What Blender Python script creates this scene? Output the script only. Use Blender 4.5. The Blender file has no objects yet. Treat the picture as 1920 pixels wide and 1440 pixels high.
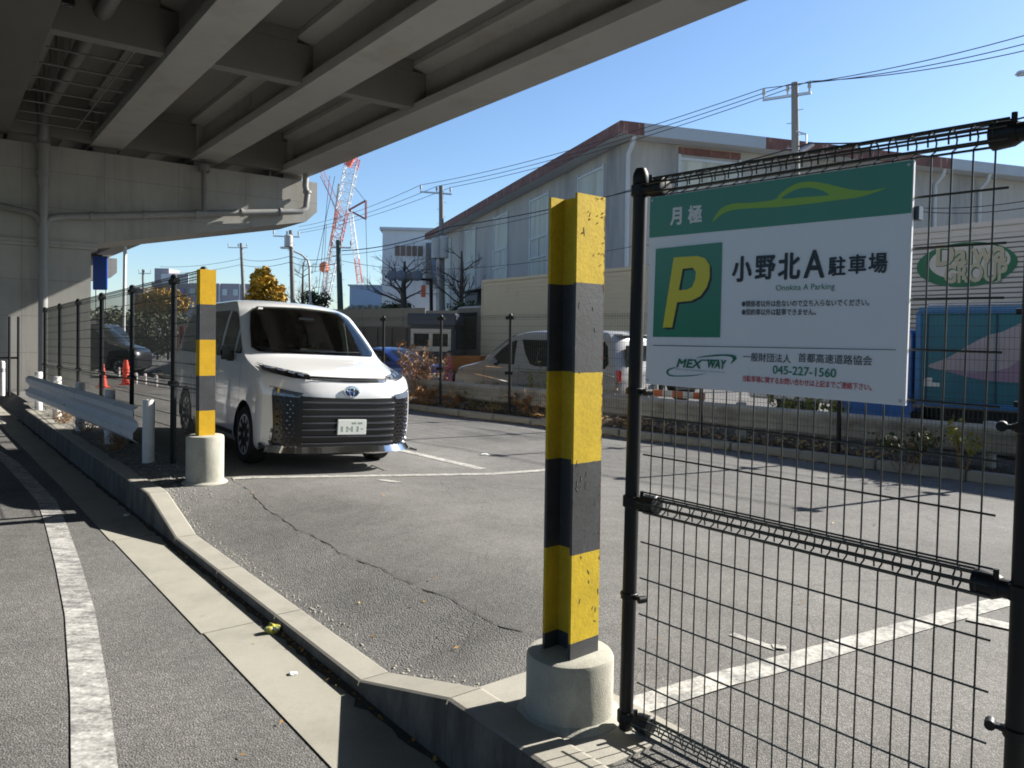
import bpy, bmesh, math, random
from math import sin, cos, tan, radians, pi, sqrt, atan2
from mathutils import Vector, Matrix
from mathutils.bvhtree import BVHTree
from mathutils.geometry import delaunay_2d_cdt
random.seed(7)
V = Vector
S = bpy.context.scene
COL = S.collection

# ------------------------------------------------------------------ camera, sky, sun, exposure
FPX, PY0, PITCH, ROLL, EYE = 1450.0, 659.0, radians(1.0), 0.0145, 1.43   # in pixels of the 1920x1440 photograph
CF = V((0, cos(PITCH), -sin(PITCH)))
_u = V((0, sin(PITCH), cos(PITCH)))
CR = V((1, 0, 0)) * cos(ROLL) + _u * sin(ROLL)
CU = _u * cos(ROLL) - V((1, 0, 0)) * sin(ROLL)
CC = V((0, 0, EYE))
cam_d = bpy.data.cameras.new('camera')
cam = bpy.data.objects.new('camera', cam_d)
COL.objects.link(cam)
cam.matrix_world = Matrix(((CR.x, CU.x, -CF.x, CC.x), (CR.y, CU.y, -CF.y, CC.y), (CR.z, CU.z, -CF.z, CC.z), (0, 0, 0, 1)))
cam_d.sensor_width = 36.0
cam_d.lens = FPX / 1920 * 36
cam_d.shift_y = -(720 - PY0) / 1920
cam_d.clip_start = 0.05
cam_d.clip_end = 3000
S.camera = cam

SUN_AZ, SUN_EL = radians(63), radians(29.7)
w = bpy.data.worlds.new('World')
S.world = w
w.use_nodes = True
wn = w.node_tree
sky = wn.nodes.new('ShaderNodeTexSky')
sky.sky_type = 'NISHITA'
sky.sun_disc = False
sky.sun_elevation = SUN_EL
sky.sun_rotation = SUN_AZ
sky.air_density = 1.0
sky.dust_density = 0.35
sky.ozone_density = 3.0
bg = wn.nodes['Background']
bg.inputs['Strength'].default_value = 0.064
tint = wn.nodes.new('ShaderNodeMix'); tint.data_type = 'RGBA'; tint.blend_type = 'MULTIPLY'; tint.inputs[0].default_value = 1
tint.inputs[7].default_value = (.90, .97, 1.04, 1)
wn.links.new(sky.outputs[0], tint.inputs[6]); wn.links.new(tint.outputs[2], bg.inputs[0])
sd = bpy.data.lights.new('sun', 'SUN')
sd.energy = 4.6
sd.angle = radians(0.55)
sd.color = (1.0, 0.95, 0.87)
sun = bpy.data.objects.new('sun', sd)
COL.objects.link(sun)
SD = V((sin(SUN_AZ) * cos(SUN_EL), cos(SUN_AZ) * cos(SUN_EL), sin(SUN_EL)))
sun.rotation_euler = SD.to_track_quat('Z', 'Y').to_euler()
sun.location = SD * 60
S.view_settings.view_transform = 'Standard'
S.view_settings.look = 'None'
S.view_settings.gamma = 1
S.view_settings.exposure = 1.42
S.view_settings.use_curve_mapping = False
S.render.engine = 'CYCLES'
S.cycles.use_denoising = True
S.cycles.max_bounces = 8
S.cycles.filter_width = 1.8

# ------------------------------------------------------------------ layout helpers: the photograph's measured points turned into places
def ray(x, y): return CF + CR * ((x - 960) / FPX) + CU * ((PY0 - y) / FPX)
def gp(x, y, z=0.0):
    v = ray(x, y)
    return CC + v * ((z - EYE) / v.z)
def dp(x, y, d): return CC + ray(x, y) * d
def onplane(x, y, p0, n):
    v = ray(x, y)
    return CC + v * ((p0 - CC).dot(n) / v.dot(n))
def az(a): return V((sin(radians(a)), cos(radians(a)), 0))
T, N = az(-38), az(52)                 # along the kerb (away, left) and across it (away, right)
def W(s, n, z=0.0): return T * s + N * n + V((0, 0, z))
def sn(p): return p.dot(T), p.dot(N)
TB, NB = az(-37), az(53)               # the viaduct's own directions
def WB(s, n, z): return TB * s + NB * n + V((0, 0, z))

# ------------------------------------------------------------------ mesh building
class MB:
    def __init__(self):
        self.v, self.f, self.m, self.mi = [], [], [], 0
    def add(self, vs, fs):
        b = len(self.v)
        self.v += [tuple(p) for p in vs]
        for f in fs:
            self.f.append(tuple(i + b for i in f)); self.m.append(self.mi)
    def quad(self, *p): self.add(p, [tuple(range(len(p)))])
    def box(self, c, s, X=V((1, 0, 0)), Y=V((0, 1, 0)), Z=V((0, 0, 1))):
        c = V(c); X, Y, Z = X * s[0] / 2, Y * s[1] / 2, Z * s[2] / 2
        p = [c + X * a + Y * b + Z * d for d in (-1, 1) for a, b in ((-1, -1), (1, -1), (1, 1), (-1, 1))]
        self.add(p, [(3, 2, 1, 0), (4, 5, 6, 7), (0, 1, 5, 4), (1, 2, 6, 5), (2, 3, 7, 6), (3, 0, 4, 7)])
    def bevbox(self, c, s, b=.01, X=V((1, 0, 0)), Y=V((0, 1, 0)), Z=V((0, 0, 1))):
        c = V(c); hx, hy, hz = s[0] / 2, s[1] / 2, s[2] / 2
        b = min(b, hx * .9, hy * .9, hz * .9)
        bm = bmesh.new(); bmesh.ops.create_cube(bm, size=1)
        for v in bm.verts: v.co = V((v.co.x * s[0], v.co.y * s[1], v.co.z * s[2]))
        bmesh.ops.bevel(bm, geom=bm.edges[:], offset=b, segments=2, affect='EDGES')
        bm.verts.index_update()
        self.add([c + X * v.co.x + Y * v.co.y + Z * v.co.z for v in bm.verts], [tuple(v.index for v in f.verts) for f in bm.faces])
        bm.free()
    def beam(self, a, b, w, h=None, up=V((0, 0, 1))):
        a, b = V(a), V(b); d = b - a
        if d.length < 1e-6: return
        X = d.normalized(); Y = up.cross(X)
        if Y.length < 1e-4: Y = V((1, 0, 0)).cross(X)
        Y.normalize(); Z = X.cross(Y)
        self.box((a + b) / 2, (d.length, w, h or w), X, Y, Z)
    def tube(self, pts, r, n=6, cap=True, closed=False):
        pts = [V(p) for p in pts]; k = len(pts)
        rs = r if isinstance(r, (list, tuple)) else [r] * k
        ref = None; vs = []
        for i, p in enumerate(pts):
            a = pts[(i - 1) % k] if (i > 0 or closed) else p
            b = pts[(i + 1) % k] if (i < k - 1 or closed) else p
            t = (b - a)
            t = t.normalized() if t.length > 1e-9 else V((0, 0, 1))
            if ref is None:
                ref = t.orthogonal().normalized()
            ref = ref - t * ref.dot(t)
            ref = ref.normalized() if ref.length > 1e-6 else t.orthogonal().normalized()
            bi = t.cross(ref)
            for j in range(n):
                an = 2 * pi * j / n
                vs.append(p + (ref * cos(an) + bi * sin(an)) * rs[i])
        fs = []
        for i in range(k if closed else k - 1):
            i2 = (i + 1) % k
            for j in range(n):
                j2 = (j + 1) % n
                fs.append((i * n + j, i * n + j2, i2 * n + j2, i2 * n + j))
        if cap and not closed:
            fs.append(tuple(range(n - 1, -1, -1))); fs.append(tuple((k - 1) * n + j for j in range(n)))
        self.add(vs, fs)
    def lathe(self, prof, n=24, c=V((0, 0, 0)), X=V((1, 0, 0)), Y=V((0, 1, 0)), Z=V((0, 0, 1)), close=False):
        c = V(c); vs = []; k = len(prof)
        for r, h in prof:
            for j in range(n):
                a = 2 * pi * j / n
                vs.append(c + X * (r * cos(a)) + Y * (r * sin(a)) + Z * h)
        fs = []
        for i in range(k - 1 + (1 if close else 0)):
            i2 = (i + 1) % k
            for j in range(n):
                j2 = (j + 1) % n
                fs.append((i * n + j, i * n + j2, i2 * n + j2, i2 * n + j))
        if not close:
            if prof[0][0] > 1e-6: fs.append(tuple(range(n - 1, -1, -1)))
            if prof[-1][0] > 1e-6: fs.append(tuple((k - 1) * n + j for j in range(n)))
        self.add(vs, fs)
    def prism(self, poly, a, b):
        """poly: list of points (any plane), extruded from +a to +b (vectors)"""
        poly = [V(p) for p in poly]; k = len(poly); a, b = V(a), V(b)
        vs = [p + a for p in poly] + [p + b for p in poly]
        self.add(vs, [tuple(range(k - 1, -1, -1)), tuple(range(k, 2 * k))] + [(i, (i + 1) % k, (i + 1) % k + k, i + k) for i in range(k)])
    def fill(self, outer, holes=(), fn=lambda x, y: V((x, y, 0)), thick=None, step=None):
        """flat 2-D outline with holes, triangulated; fn maps to 3-D; thick: vector to extrude"""
        pts, edges, loops = [], [], []
        for lp in [outer] + list(holes):
            b = len(pts); pts += [V((p[0], p[1])) for p in lp]
            edges += [(b + i, b + (i + 1) % len(lp)) for i in range(len(lp))]
            loops.append(list(range(b, b + len(lp))))
        if step:
            xs = [p[0] for p in outer]; ys = [p[1] for p in outer]
            x = min(xs) + step * .5
            while x < max(xs):
                y = min(ys) + step * .5
                while y < max(ys):
                    if inside(x, y, outer) and all(min((V((x, y)) - p).length for p in pts[:len(outer)]) > step * .35 for _ in (0,)):
                        pts.append(V((x, y)))
                    y += step
                x += step
        r = delaunay_2d_cdt(pts, edges, [], 0, 1e-6)
        vs2, tris = r[0], r[2]
        hol = [list(h) for h in holes]
        keep = []
        for t in tris:
            cx = sum(vs2[i].x for i in t) / len(t); cy = sum(vs2[i].y for i in t) / len(t)
            if inside(cx, cy, outer) and not any(inside(cx, cy, h) for h in hol): keep.append(tuple(t))
        v3 = [fn(p.x, p.y) for p in vs2]
        if thick is None:
            self.add(v3, keep)
        else:
            k = len(v3); th = V(thick)
            fs = [t[::-1] for t in keep] + [tuple(i + k for i in t) for t in keep]
            cnt = {}
            for t in keep:
                for i in range(3):
                    e = (t[i], t[(i + 1) % 3]); cnt[e] = 1
            for (i, j) in cnt:
                if (j, i) not in cnt: fs.append((i, j, j + k, i + k))
            self.add(v3 + [p + th for p in v3], fs)
    def build(self, name, mats=None, parent=None, smooth=None, world=False):
        me = bpy.data.meshes.new(name)
        me.from_pydata(self.v, [], self.f)
        o = bpy.data.objects.new(name, me); COL.objects.link(o)
        if mats is not None:
            for m in (mats if isinstance(mats, (list, tuple)) else [mats]): me.materials.append(m)
            if len(me.materials) > 1: me.polygons.foreach_set('material_index', self.m)
        me.validate(); me.update()
        if smooth is not None:
            me.polygons.foreach_set('use_smooth', [True] * len(me.polygons))
            me.set_sharp_from_angle(angle=radians(smooth))
        if parent is not None:
            o.parent = parent
            if world: o.matrix_parent_inverse = parent.matrix_basis.inverted()
        return o
def inside(x, y, poly):
    c = False; j = len(poly) - 1
    for i in range(len(poly)):
        xi, yi = poly[i][0], poly[i][1]; xj, yj = poly[j][0], poly[j][1]
        if (yi > y) != (yj > y) and x < (xj - xi) * (y - yi) / (yj - yi) + xi: c = not c
        j = i
    return c

def tag(o, label=None, cat=None, group=None, kind=None):
    if label: o['label'] = label
    if cat: o['category'] = cat
    if group: o['group'] = group
    if kind: o['kind'] = kind
    return o
def thing(name, label, cat, loc=(0, 0, 0), rz=0.0, group=None, rot=None):
    o = bpy.data.objects.new(name, None); COL.objects.link(o)
    o.location = loc; o.rotation_euler = rot if rot is not None else (0, 0, rz)
    o.empty_display_size = .2
    o.matrix_basis = Matrix.Translation(V(loc)) @ (rot.to_matrix().to_4x4() if rot is not None and hasattr(rot, 'to_matrix') else Matrix.Rotation(rz, 4, 'Z'))
    return tag(o, label, cat, group)
def copy_tree(o, parent=None):
    c = o.copy(); COL.objects.link(c)
    if parent is not None: c.parent = parent
    for ch in list(o.children): copy_tree(ch, c)
    return c
def struct(o, label=None): return tag(o, label, None, None, 'structure')

# ------------------------------------------------------------------ materials
def _new(name):
    m = bpy.data.materials.new(name); m.use_nodes = True
    nt = m.node_tree
    return m, nt, nt.nodes['Principled BSDF']
def nd(nt, t, **kw):
    n = nt.nodes.new(t)
    for k, v in kw.items():
        if k in n.inputs: n.inputs[k].default_value = v
        else: setattr(n, k, v)
    return n
def ramp(nt, src, stops, interp='LINEAR'):
    r = nt.nodes.new('ShaderNodeValToRGB'); r.color_ramp.interpolation = interp
    el = r.color_ramp.elements
    while len(el) < len(stops): el.new(.5)
    for e, (p, c) in zip(el, stops):
        e.position = p; e.color = (c[0], c[1], c[2], 1) if hasattr(c, '__len__') else (c, c, c, 1)
    nt.links.new(src, r.inputs[0]); return r.outputs[0]
def mixc(nt, fac, a, b, mode='MIX'):
    m = nt.nodes.new('ShaderNodeMix'); m.data_type = 'RGBA'; m.blend_type = mode
    for i, s in ((0, fac), (6, a), (7, b)):
        if hasattr(s, 'is_output'): nt.links.new(s, m.inputs[i])
        elif i == 0: m.inputs[0].default_value = s
        else: m.inputs[i].default_value = (s[0], s[1], s[2], 1)
    return m.outputs[2]
def noise(nt, scale, detail=4, rough=.6, vec=None, stretch=None):
    if vec is None:
        tc = nt.nodes.new('ShaderNodeTexCoord'); vec = tc.outputs['Object']
    if stretch:
        mp = nt.nodes.new('ShaderNodeMapping'); mp.inputs['Scale'].default_value = stretch
        nt.links.new(vec, mp.inputs[0]); vec = mp.outputs[0]
    n = nt.nodes.new('ShaderNodeTexNoise'); n.inputs['Scale'].default_value = scale
    n.inputs['Detail'].default_value = detail; n.inputs['Roughness'].default_value = rough
    nt.links.new(vec, n.inputs['Vector']); return n.outputs['Fac']
def bump(nt, bsdf, src, strength, dist=.01):
    b = nt.nodes.new('ShaderNodeBump'); b.inputs['Strength'].default_value = strength; b.inputs['Distance'].default_value = dist
    nt.links.new(src, b.inputs['Height']); nt.links.new(b.outputs[0], bsdf.inputs['Normal'])
def mat(name, col, rough=.6, metal=0., var=.12, scale=4., fine=.0, fscale=120., bmp=0., coat=0., spec=.5, stretch=None, dirt=None, dscale=1.2, dlo=.5, dhi=.75, dstretch=None):
    m, nt, b = _new(name)
    n = noise(nt, scale, 5, .65, stretch=stretch)
    c = ramp(nt, n, [(.25, [x * (1 - var) for x in col]), (.75, [min(1, x * (1 + var)) for x in col])])
    if fine:
        f = noise(nt, fscale, 2, .7)
        c = mixc(nt, 1.0, c, ramp(nt, f, [(.3, 1 - fine), (.7, 1 + fine)]), 'MULTIPLY')
    if dirt:
        d = noise(nt, dscale, 6, .7, stretch=dstretch)
        c = mixc(nt, ramp(nt, d, [(dlo, 0), (dhi, 1)]), c, dirt)
    nt.links.new(c, b.inputs['Base Color'])
    b.inputs['Roughness'].default_value = rough; b.inputs['Metallic'].default_value = metal
    b.inputs['Coat Weight'].default_value = coat; b.inputs['Coat Roughness'].default_value = .04
    b.inputs['Specular IOR Level'].default_value = spec
    if bmp: bump(nt, b, noise(nt, fscale, 3, .7), bmp)
    return m
def grimy_shaded(name, col, grime_shade, axis, z0, z1, zfade):  # faces along axis go darker: grime and shade share one colour
    m, nt, b = _new(name)
    c = ramp(nt, noise(nt, 5, 5, .65), [(.25, [x * .9 for x in col]), (.75, [x * 1.08 for x in col])])
    c = mixc(nt, 1., c, ramp(nt, noise(nt, 260, 2, .7), [(.3, .87), (.7, 1.12)]), 'MULTIPLY')
    c = mixc(nt, ramp(nt, noise(nt, 3.2, 6, .7), [(.5, 0), (.8, .7)]), c, [x * .55 for x in col])
    ge = nt.nodes.new('ShaderNodeNewGeometry'); dt = nt.nodes.new('ShaderNodeVectorMath'); dt.operation = 'DOT_PRODUCT'
    dt.inputs[1].default_value = axis; nt.links.new(ge.outputs['True Normal'], dt.inputs[0])
    f = ramp(nt, dt.outputs['Value'], [(.6, 0), (.9, 1)])
    g2 = ramp(nt, noise(nt, 7, 5, .7, stretch=(1, 1, .35)), [(.3, .55), (.6, .95)])
    mm_ = nt.nodes.new('ShaderNodeMath'); mm_.operation = 'MULTIPLY'; nt.links.new(f, mm_.inputs[0]); nt.links.new(g2, mm_.inputs[1])
    c = mixc(nt, mm_.outputs[0], c, grime_shade)
    nt.links.new(c, b.inputs['Base Color']); b.inputs['Roughness'].default_value = .9
    bump(nt, b, noise(nt, 240, 3, .7), .25); return m
def asphalt(name, base, agg=.35, scale=150, bmp=.6, warm=(1, .985, .96), patch=.18):
    m, nt, b = _new(name)
    big = noise(nt, .7, 5, .6); mid = noise(nt, 6, 4, .7)
    tc = nt.nodes.new('ShaderNodeTexCoord')
    vo = nt.nodes.new('ShaderNodeTexVoronoi'); vo.inputs['Scale'].default_value = scale
    nt.links.new(tc.outputs['Object'], vo.inputs['Vector'])
    hs = nt.nodes.new('ShaderNodeSeparateColor'); nt.links.new(vo.outputs['Color'], hs.inputs[0])
    c0 = [base * x for x in warm]
    c = ramp(nt, big, [(.3, [x * (1 - patch) for x in c0]), (.7, [x * (1 + patch) for x in c0])])
    c = mixc(nt, 1., c, ramp(nt, mid, [(.3, .88), (.7, 1.1)]), 'MULTIPLY')
    c = mixc(nt, 1., c, ramp(nt, hs.outputs[0], [(0, 1 - agg), (.55, 1.0), (.86, 1 + agg * .7), (1, 1 + agg * 1.9)]), 'MULTIPLY')
    c = mixc(nt, 1., c, ramp(nt, vo.outputs['Distance'], [(.25, 1.06), (.65, .72)]), 'MULTIPLY')
    st = noise(nt, 1.6, 6, .75, stretch=(1, 1.7, 1))      # oil stains and darker patches
    c = mixc(nt, ramp(nt, st, [(.60, 0), (.80, .55)]), c, [x * .62 for x in c0])
    ck = nt.nodes.new('ShaderNodeTexVoronoi'); ck.feature = 'DISTANCE_TO_EDGE'; ck.inputs['Scale'].default_value = .55     # hairline cracks
    wob = nt.nodes.new('ShaderNodeMix'); wob.data_type = 'VECTOR'; wob.inputs[0].default_value = .12
    nz = nt.nodes.new('ShaderNodeTexNoise'); nz.inputs['Scale'].default_value = 2.5; nz.inputs['Detail'].default_value = 5
    nt.links.new(tc.outputs['Object'], nz.inputs['Vector']); nt.links.new(tc.outputs['Object'], wob.inputs[4]); nt.links.new(nz.outputs['Color'], wob.inputs[5])
    nt.links.new(wob.outputs[1], ck.inputs['Vector'])
    brk = noise(nt, .9, 3, .6)
    cm_ = nt.nodes.new('ShaderNodeMath'); cm_.operation = 'MULTIPLY'
    nt.links.new(ramp(nt, ck.outputs['Distance'], [(.0, .40), (.003, 0)]), cm_.inputs[0]); nt.links.new(ramp(nt, brk, [(.5, 0), (.58, 1)]), cm_.inputs[1])
    c = mixc(nt, cm_.outputs[0], c, (.03, .03, .028))
    nt.links.new(c, b.inputs['Base Color']); b.inputs['Roughness'].default_value = .9; b.inputs['Specular IOR Level'].default_value = .25
    mixv = nt.nodes.new('ShaderNodeMath'); mixv.operation = 'SUBTRACT'; mixv.inputs[0].default_value = 1
    nt.links.new(vo.outputs['Distance'], mixv.inputs[1])
    bump(nt, b, mixv.outputs[0], bmp, .006)
    return m
def worn_paint(name, col, base, lo, hi, scale=9, stretch=None, fine=60):
    m, nt, b = _new(name)
    n1 = noise(nt, scale, 6, .75, stretch=stretch); n2 = noise(nt, fine, 3, .8)
    ad = nt.nodes.new('ShaderNodeMath'); ad.operation = 'MULTIPLY_ADD'; ad.inputs[1].default_value = .45
    nt.links.new(n2, ad.inputs[0]); nt.links.new(n1, ad.inputs[2])
    f = ramp(nt, ad.outputs[0], [(lo, 0), (hi, 1)])
    c = mixc(nt, f, (base, base * .985, base * .96), col)
    c = mixc(nt, 1., c, ramp(nt, n2, [(.3, .85), (.7, 1.08)]), 'MULTIPLY')
    nt.links.new(c, b.inputs['Base Color']); b.inputs['Roughness'].default_value = .8
    return m

M = {}
M['lot'] = asphalt('lot_asphalt', .188, .26, 140, .5, warm=(1, .975, .93), patch=.2)
M['apron'] = asphalt('coarse_asphalt', .190, .26, 110, .7, warm=(1, .975, .93))
M['road'] = asphalt('road_asphalt', .165, .28, 110, .6, warm=(1, .98, .945), patch=.22)
M['highway'] = asphalt('highway_asphalt', .13, .2, 60, .3)
M['dirt'] = asphalt('dirt_gravel', .22, .45, 40, 1.0, (1, .95, .85))
M['ground'] = mat('ground_earth', (.16, .155, .14), .95, var=.3, scale=.3, fine=.2, fscale=8)
M['concrete'] = mat('kerb_concrete', (.34, .325, .28), .9, var=.1, scale=5, fine=.14, fscale=260, bmp=.25, dirt=(.24, .23, .2), dscale=2.2, dlo=.55, dhi=.85)
M['gutter'] = mat('gutter_concrete', (.325, .312, .262), .9, var=.08, scale=3, fine=.14, fscale=300, bmp=.2, dirt=(.20, .19, .16), dscale=1.6, dlo=.5, dhi=.85)
M['base'] = mat('footing_concrete', (.40, .39, .33), .9, var=.14, scale=6, fine=.12, fscale=180, bmp=.35, dirt=(.20, .19, .155), dscale=5, dlo=.48, dhi=.8, dstretch=(1, 1, .5))
M['deepshade'] = mat('deep_shade_concrete', (.13, .127, .115), .9, var=.12, scale=1.2, fine=.06, fscale=40, dirt=(.07, .068, .06), dscale=.6, dlo=.45, dhi=.85)  # darker copy for the inner bays: deep under-deck shade painted into the colour
M['viaduct'] = mat('viaduct_concrete', (.185, .18, .163), .85, var=.07, scale=1.3, fine=.04, fscale=40, dirt=(.22, .21, .18), dscale=.5, dlo=.5, dhi=.9, dstretch=(1, 1, .35))  # slab and diaphragms kept darker than girders, recess shade put into the colour
def formwork(name, col, dirt):
    m, nt, b = _new(name)
    c = ramp(nt, noise(nt, 1.1, 5, .65), [(.25, [x * .9 for x in col]), (.75, [x * 1.1 for x in col])])
    c = mixc(nt, ramp(nt, noise(nt, 1.4, 6, .75, stretch=(1.3, 1.3, .12)), [(.5, 0), (.85, .85)]), c, dirt)
    c = mixc(nt, ramp(nt, noise(nt, .35, 5, .7), [(.52, 0), (.8, .5)]), c, [x * .75 for x in col])
    tc = nt.nodes.new('ShaderNodeTexCoord'); d1 = nt.nodes.new('ShaderNodeVectorMath'); d1.operation = 'DOT_PRODUCT'; d1.inputs[1].default_value = tuple(NB)
    nt.links.new(tc.outputs['Object'], d1.inputs[0]); sp = nt.nodes.new('ShaderNodeSeparateXYZ'); nt.links.new(tc.outputs['Object'], sp.inputs[0])
    cb = nt.nodes.new('ShaderNodeCombineXYZ'); nt.links.new(d1.outputs['Value'], cb.inputs[0]); nt.links.new(sp.outputs[2], cb.inputs[1])
    br = nt.nodes.new('ShaderNodeTexBrick'); br.inputs['Scale'].default_value = 1; br.inputs['Mortar Size'].default_value = .008; br.inputs['Brick Width'].default_value = 1.8; br.inputs['Row Height'].default_value = .9; br.offset = 0
    br.inputs['Color1'].default_value = (1, 1, 1, 1); br.inputs['Color2'].default_value = (.93, .93, .93, 1); br.inputs['Mortar'].default_value = (.68, .68, .66, 1)
    nt.links.new(cb.outputs[0], br.inputs['Vector']); c = mixc(nt, 1., c, br.outputs['Color'], 'MULTIPLY')
    nt.links.new(c, b.inputs['Base Color']); b.inputs['Roughness'].default_value = .85
    bump(nt, b, noise(nt, 30, 4, .7), .15); return m
M['formwork'] = formwork('formwork_concrete', (.36, .352, .325), (.18, .175, .16))
M['girder'] = mat('girder_concrete', (.36, .352, .322), .8, var=.06, scale=1.1, fine=.04, fscale=30, dirt=(.24, .225, .19), dscale=.8, dlo=.52, dhi=.9)
M['pipe'] = mat('grey_pipe', (.42, .42, .40), .5, var=.08)
M['drain'] = mat('drain_pipe_grey', (.25, .25, .245), .5, var=.15, scale=3, stretch=(1, 1, .3))
M['pipedark'] = mat('weathered_pipe', (.17, .165, .155), .6, var=.15, scale=8)
M['fenceblack'] = mat('black_coated_steel', (.008, .008, .009), .5, var=.1, spec=.35)
M['wire'] = mat('dark_coated_wire', (.030, .036, .033), .4, var=.1)
M['yellow'] = mat('yellow_paint', (.58, .41, .028), .72, spec=.25, var=.16, scale=9, fine=.09, fscale=70, bmp=.12, dirt=(.30, .20, .05), dscale=16, dlo=.60, dhi=.78, dstretch=(1, 1, .25))
M['orangeyellow'] = mat('amber_paint', (.64, .38, .018), .7, spec=.25, var=.12, scale=10, fine=.08, fscale=70, bmp=.08, dirt=(.40, .25, .04), dscale=9, dlo=.6, dhi=.8)
M['blackpaint'] = mat('black_paint', (.055, .056, .06), .48, var=.22, scale=9, fine=.14, fscale=70, bmp=.1, dirt=(.13, .13, .13), dscale=22, dlo=.66, dhi=.72, dstretch=(1, 1, .5))
M['rust'] = mat('rust', (.20, .075, .03), .9, var=.4, scale=60, bmp=.4)
M['white'] = mat('white_paint', (.78, .78, .77), .5, var=.04)
M['signwhite'] = mat('sign_white', (.80, .81, .84), .32, var=.03, scale=3, dirt=(.62, .61, .58), dscale=2.2, dlo=.56, dhi=.95, dstretch=(1, 1, .4))
M['signgreen'] = mat('sign_green', (.022, .21, .115), .3, var=.06, scale=2)
M['signdark'] = mat('sign_dark_green', (.015, .15, .085), .3, var=.06, scale=2)
M['signyellow'] = mat('sign_yellow', (.72, .62, .02), .35, var=.03)
M['signlime'] = mat('sign_lime', (.26, .46, .02), .35, var=.04)
M['ink'] = mat('black_ink', (.012, .012, .014), .4, var=.02)
M['grey_ink'] = mat('grey_ink', (.06, .06, .065), .4, var=.02)
M['red_ink'] = mat('red_ink', (.55, .05, .05), .4, var=.03)
M['steel'] = mat('galvanised_steel', (.5, .51, .52), .42, metal=.7, var=.1, scale=6)
M['railwhite'] = mat('guardrail_paint', (.70, .68, .66), .5, var=.07, scale=5, dirt=(.36, .32, .27), dscale=3, dlo=.55, dhi=.85)
M['railgrey'] = mat('weathered_guardrail', (.40, .385, .34), .6, var=.14, scale=4, dirt=(.16, .135, .1), dscale=2.5, dlo=.48, dhi=.8)
M['carwhite'] = mat('pearl_white_paint', (.78, .785, .79), .28, var=.01, coat=1.0)
M['carsilver'] = mat('silver_paint', (.31, .315, .32), .42, metal=0., var=.02, coat=.35)
M['carblue'] = mat('blue_paint', (.02, .07, .33), .28, metal=.2, var=.03, coat=1.0)
M['cardark'] = mat('dark_paint', (.02, .021, .024), .3, var=.05, coat=.8)
M['tyre'] = mat('rubber', (.013, .013, .013), .8, var=.15)
M['well'] = mat('wheel_well', (.006, .006, .006), .95, var=.1)
M['plastic'] = mat('black_plastic', (.007, .007, .008), .3, var=.1)
M['chrome'] = mat('chrome', (.75, .77, .8), .09, metal=1., var=.01)
M['stud'] = mat('smoked_chrome', (.27, .28, .31), .14, metal=1., var=.02)
M['darkchrome'] = mat('dark_chrome', (.13, .135, .16), .18, metal=.8, var=.02)
M['alloy'] = mat('alloy', (.50, .51, .53), .3, metal=.35, var=.02)
def glass(name, col, rough=.04, spec=.6):
    m, nt, b = _new(name)
    b.inputs['Base Color'].default_value = (*col, 1); b.inputs['Roughness'].default_value = rough
    b.inputs['Specular IOR Level'].default_value = spec
    n = noise(nt, 3, 2); r = ramp(nt, n, [(.3, [x * .8 for x in col]), (.7, [x * 1.25 for x in col])])
    nt.links.new(r, b.inputs['Base Color']); return m
M['glass'] = glass('tinted_glass', (.010, .012, .011))
M['glass_side'] = glass('side_glass', (.018, .022, .022), .03, .9)
M['glass_pale'] = glass('pale_window_glass', (.22, .30, .36), .08, 1.0)
M['lamp'] = glass('lamp_glass', (.10, .12, .16), .05, 1.0)
M['lamp_red'] = glass('red_lamp', (.5, .015, .015), .15, .6)

# ------------------------------------------------------------------ ground, road, kerb, parking lot
def sst(a, b, x):
    t = max(0, min(1, (x - a) / (b - a))); return t * t * (3 - 2 * t)
def lin(a, b, x): return max(0, min(1, (x - a) / (b - a)))
def drop(s): return lin(2.5, 3.25, s) * (1 - lin(6.4, 7.3, s))
ROADZ = -.24
def lot_z(s, n):
    z = -.05 * max(0, min(2.6, n - 2.7))
    z -= .188 * drop(s) * max(0, min(1, (3.1 - n) / 1.27))
    z += .006 * sin(s * 1.7 + n) * lin(2.3, 3.2, n)
    return z
def lp(x, y, up=0.0):
    z = 0
    for _ in range(12):
        p = gp(x, y, z); a = sn(p); z = lot_z(*a)
    return V((p.x, p.y, z + up))
F0 = V((-1.495, 16.259, 0)); FD, FN = az(136), az(46)       # far fence line
def FW(k, o, z=0.0): return F0 + FD * k + FN * o + V((0, 0, z))
def nmax(s, off=-.32):
    q = (F0 + FN * off).dot(FN)
    return (q - s * T.dot(FN)) / N.dot(FN)
TRZ = -.32

m = MB(); m.quad((-900, -300, -.40), (900, -300, -.40), (900, 1500, -.40), (-900, 1500, -.40))
struct(m.build('ground', M['ground']))
m = MB()
ss = [-10 + i * 1.0 for i in range(96)]
def strip(mb, ss, n0, n1, z0, z1):
    for a, b in zip(ss, ss[1:]):
        mb.quad(W(a, n0(a) if callable(n0) else n0, z0), W(b, n0(b) if callable(n0) else n0, z0), W(b, n1(b) if callable(n1) else n1, z1), W(a, n1(a) if callable(n1) else n1, z1))
strip(m, ss, 1.295, -16, ROADZ, ROADZ)
struct(m.build('road', M['road']))
m = MB()
rnd = random.Random(3)
s = -10.0
while s < 80:                      # gutter slabs with a joint every two metres
    e = s + 2.4
    m.quad(W(s + .006, 1.66, ROADZ + .006), W(e, 1.66, ROADZ + .006), W(e, 1.285 + rnd.uniform(-.012, .012), ROADZ + .005), W(s + .006, 1.285 + rnd.uniform(-.012, .012), ROADZ + .005))
    s = e
struct(m.build('gutter', M['gutter']))
def ktop(s): return .02 - .200 * drop(s)
m = MB()
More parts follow.
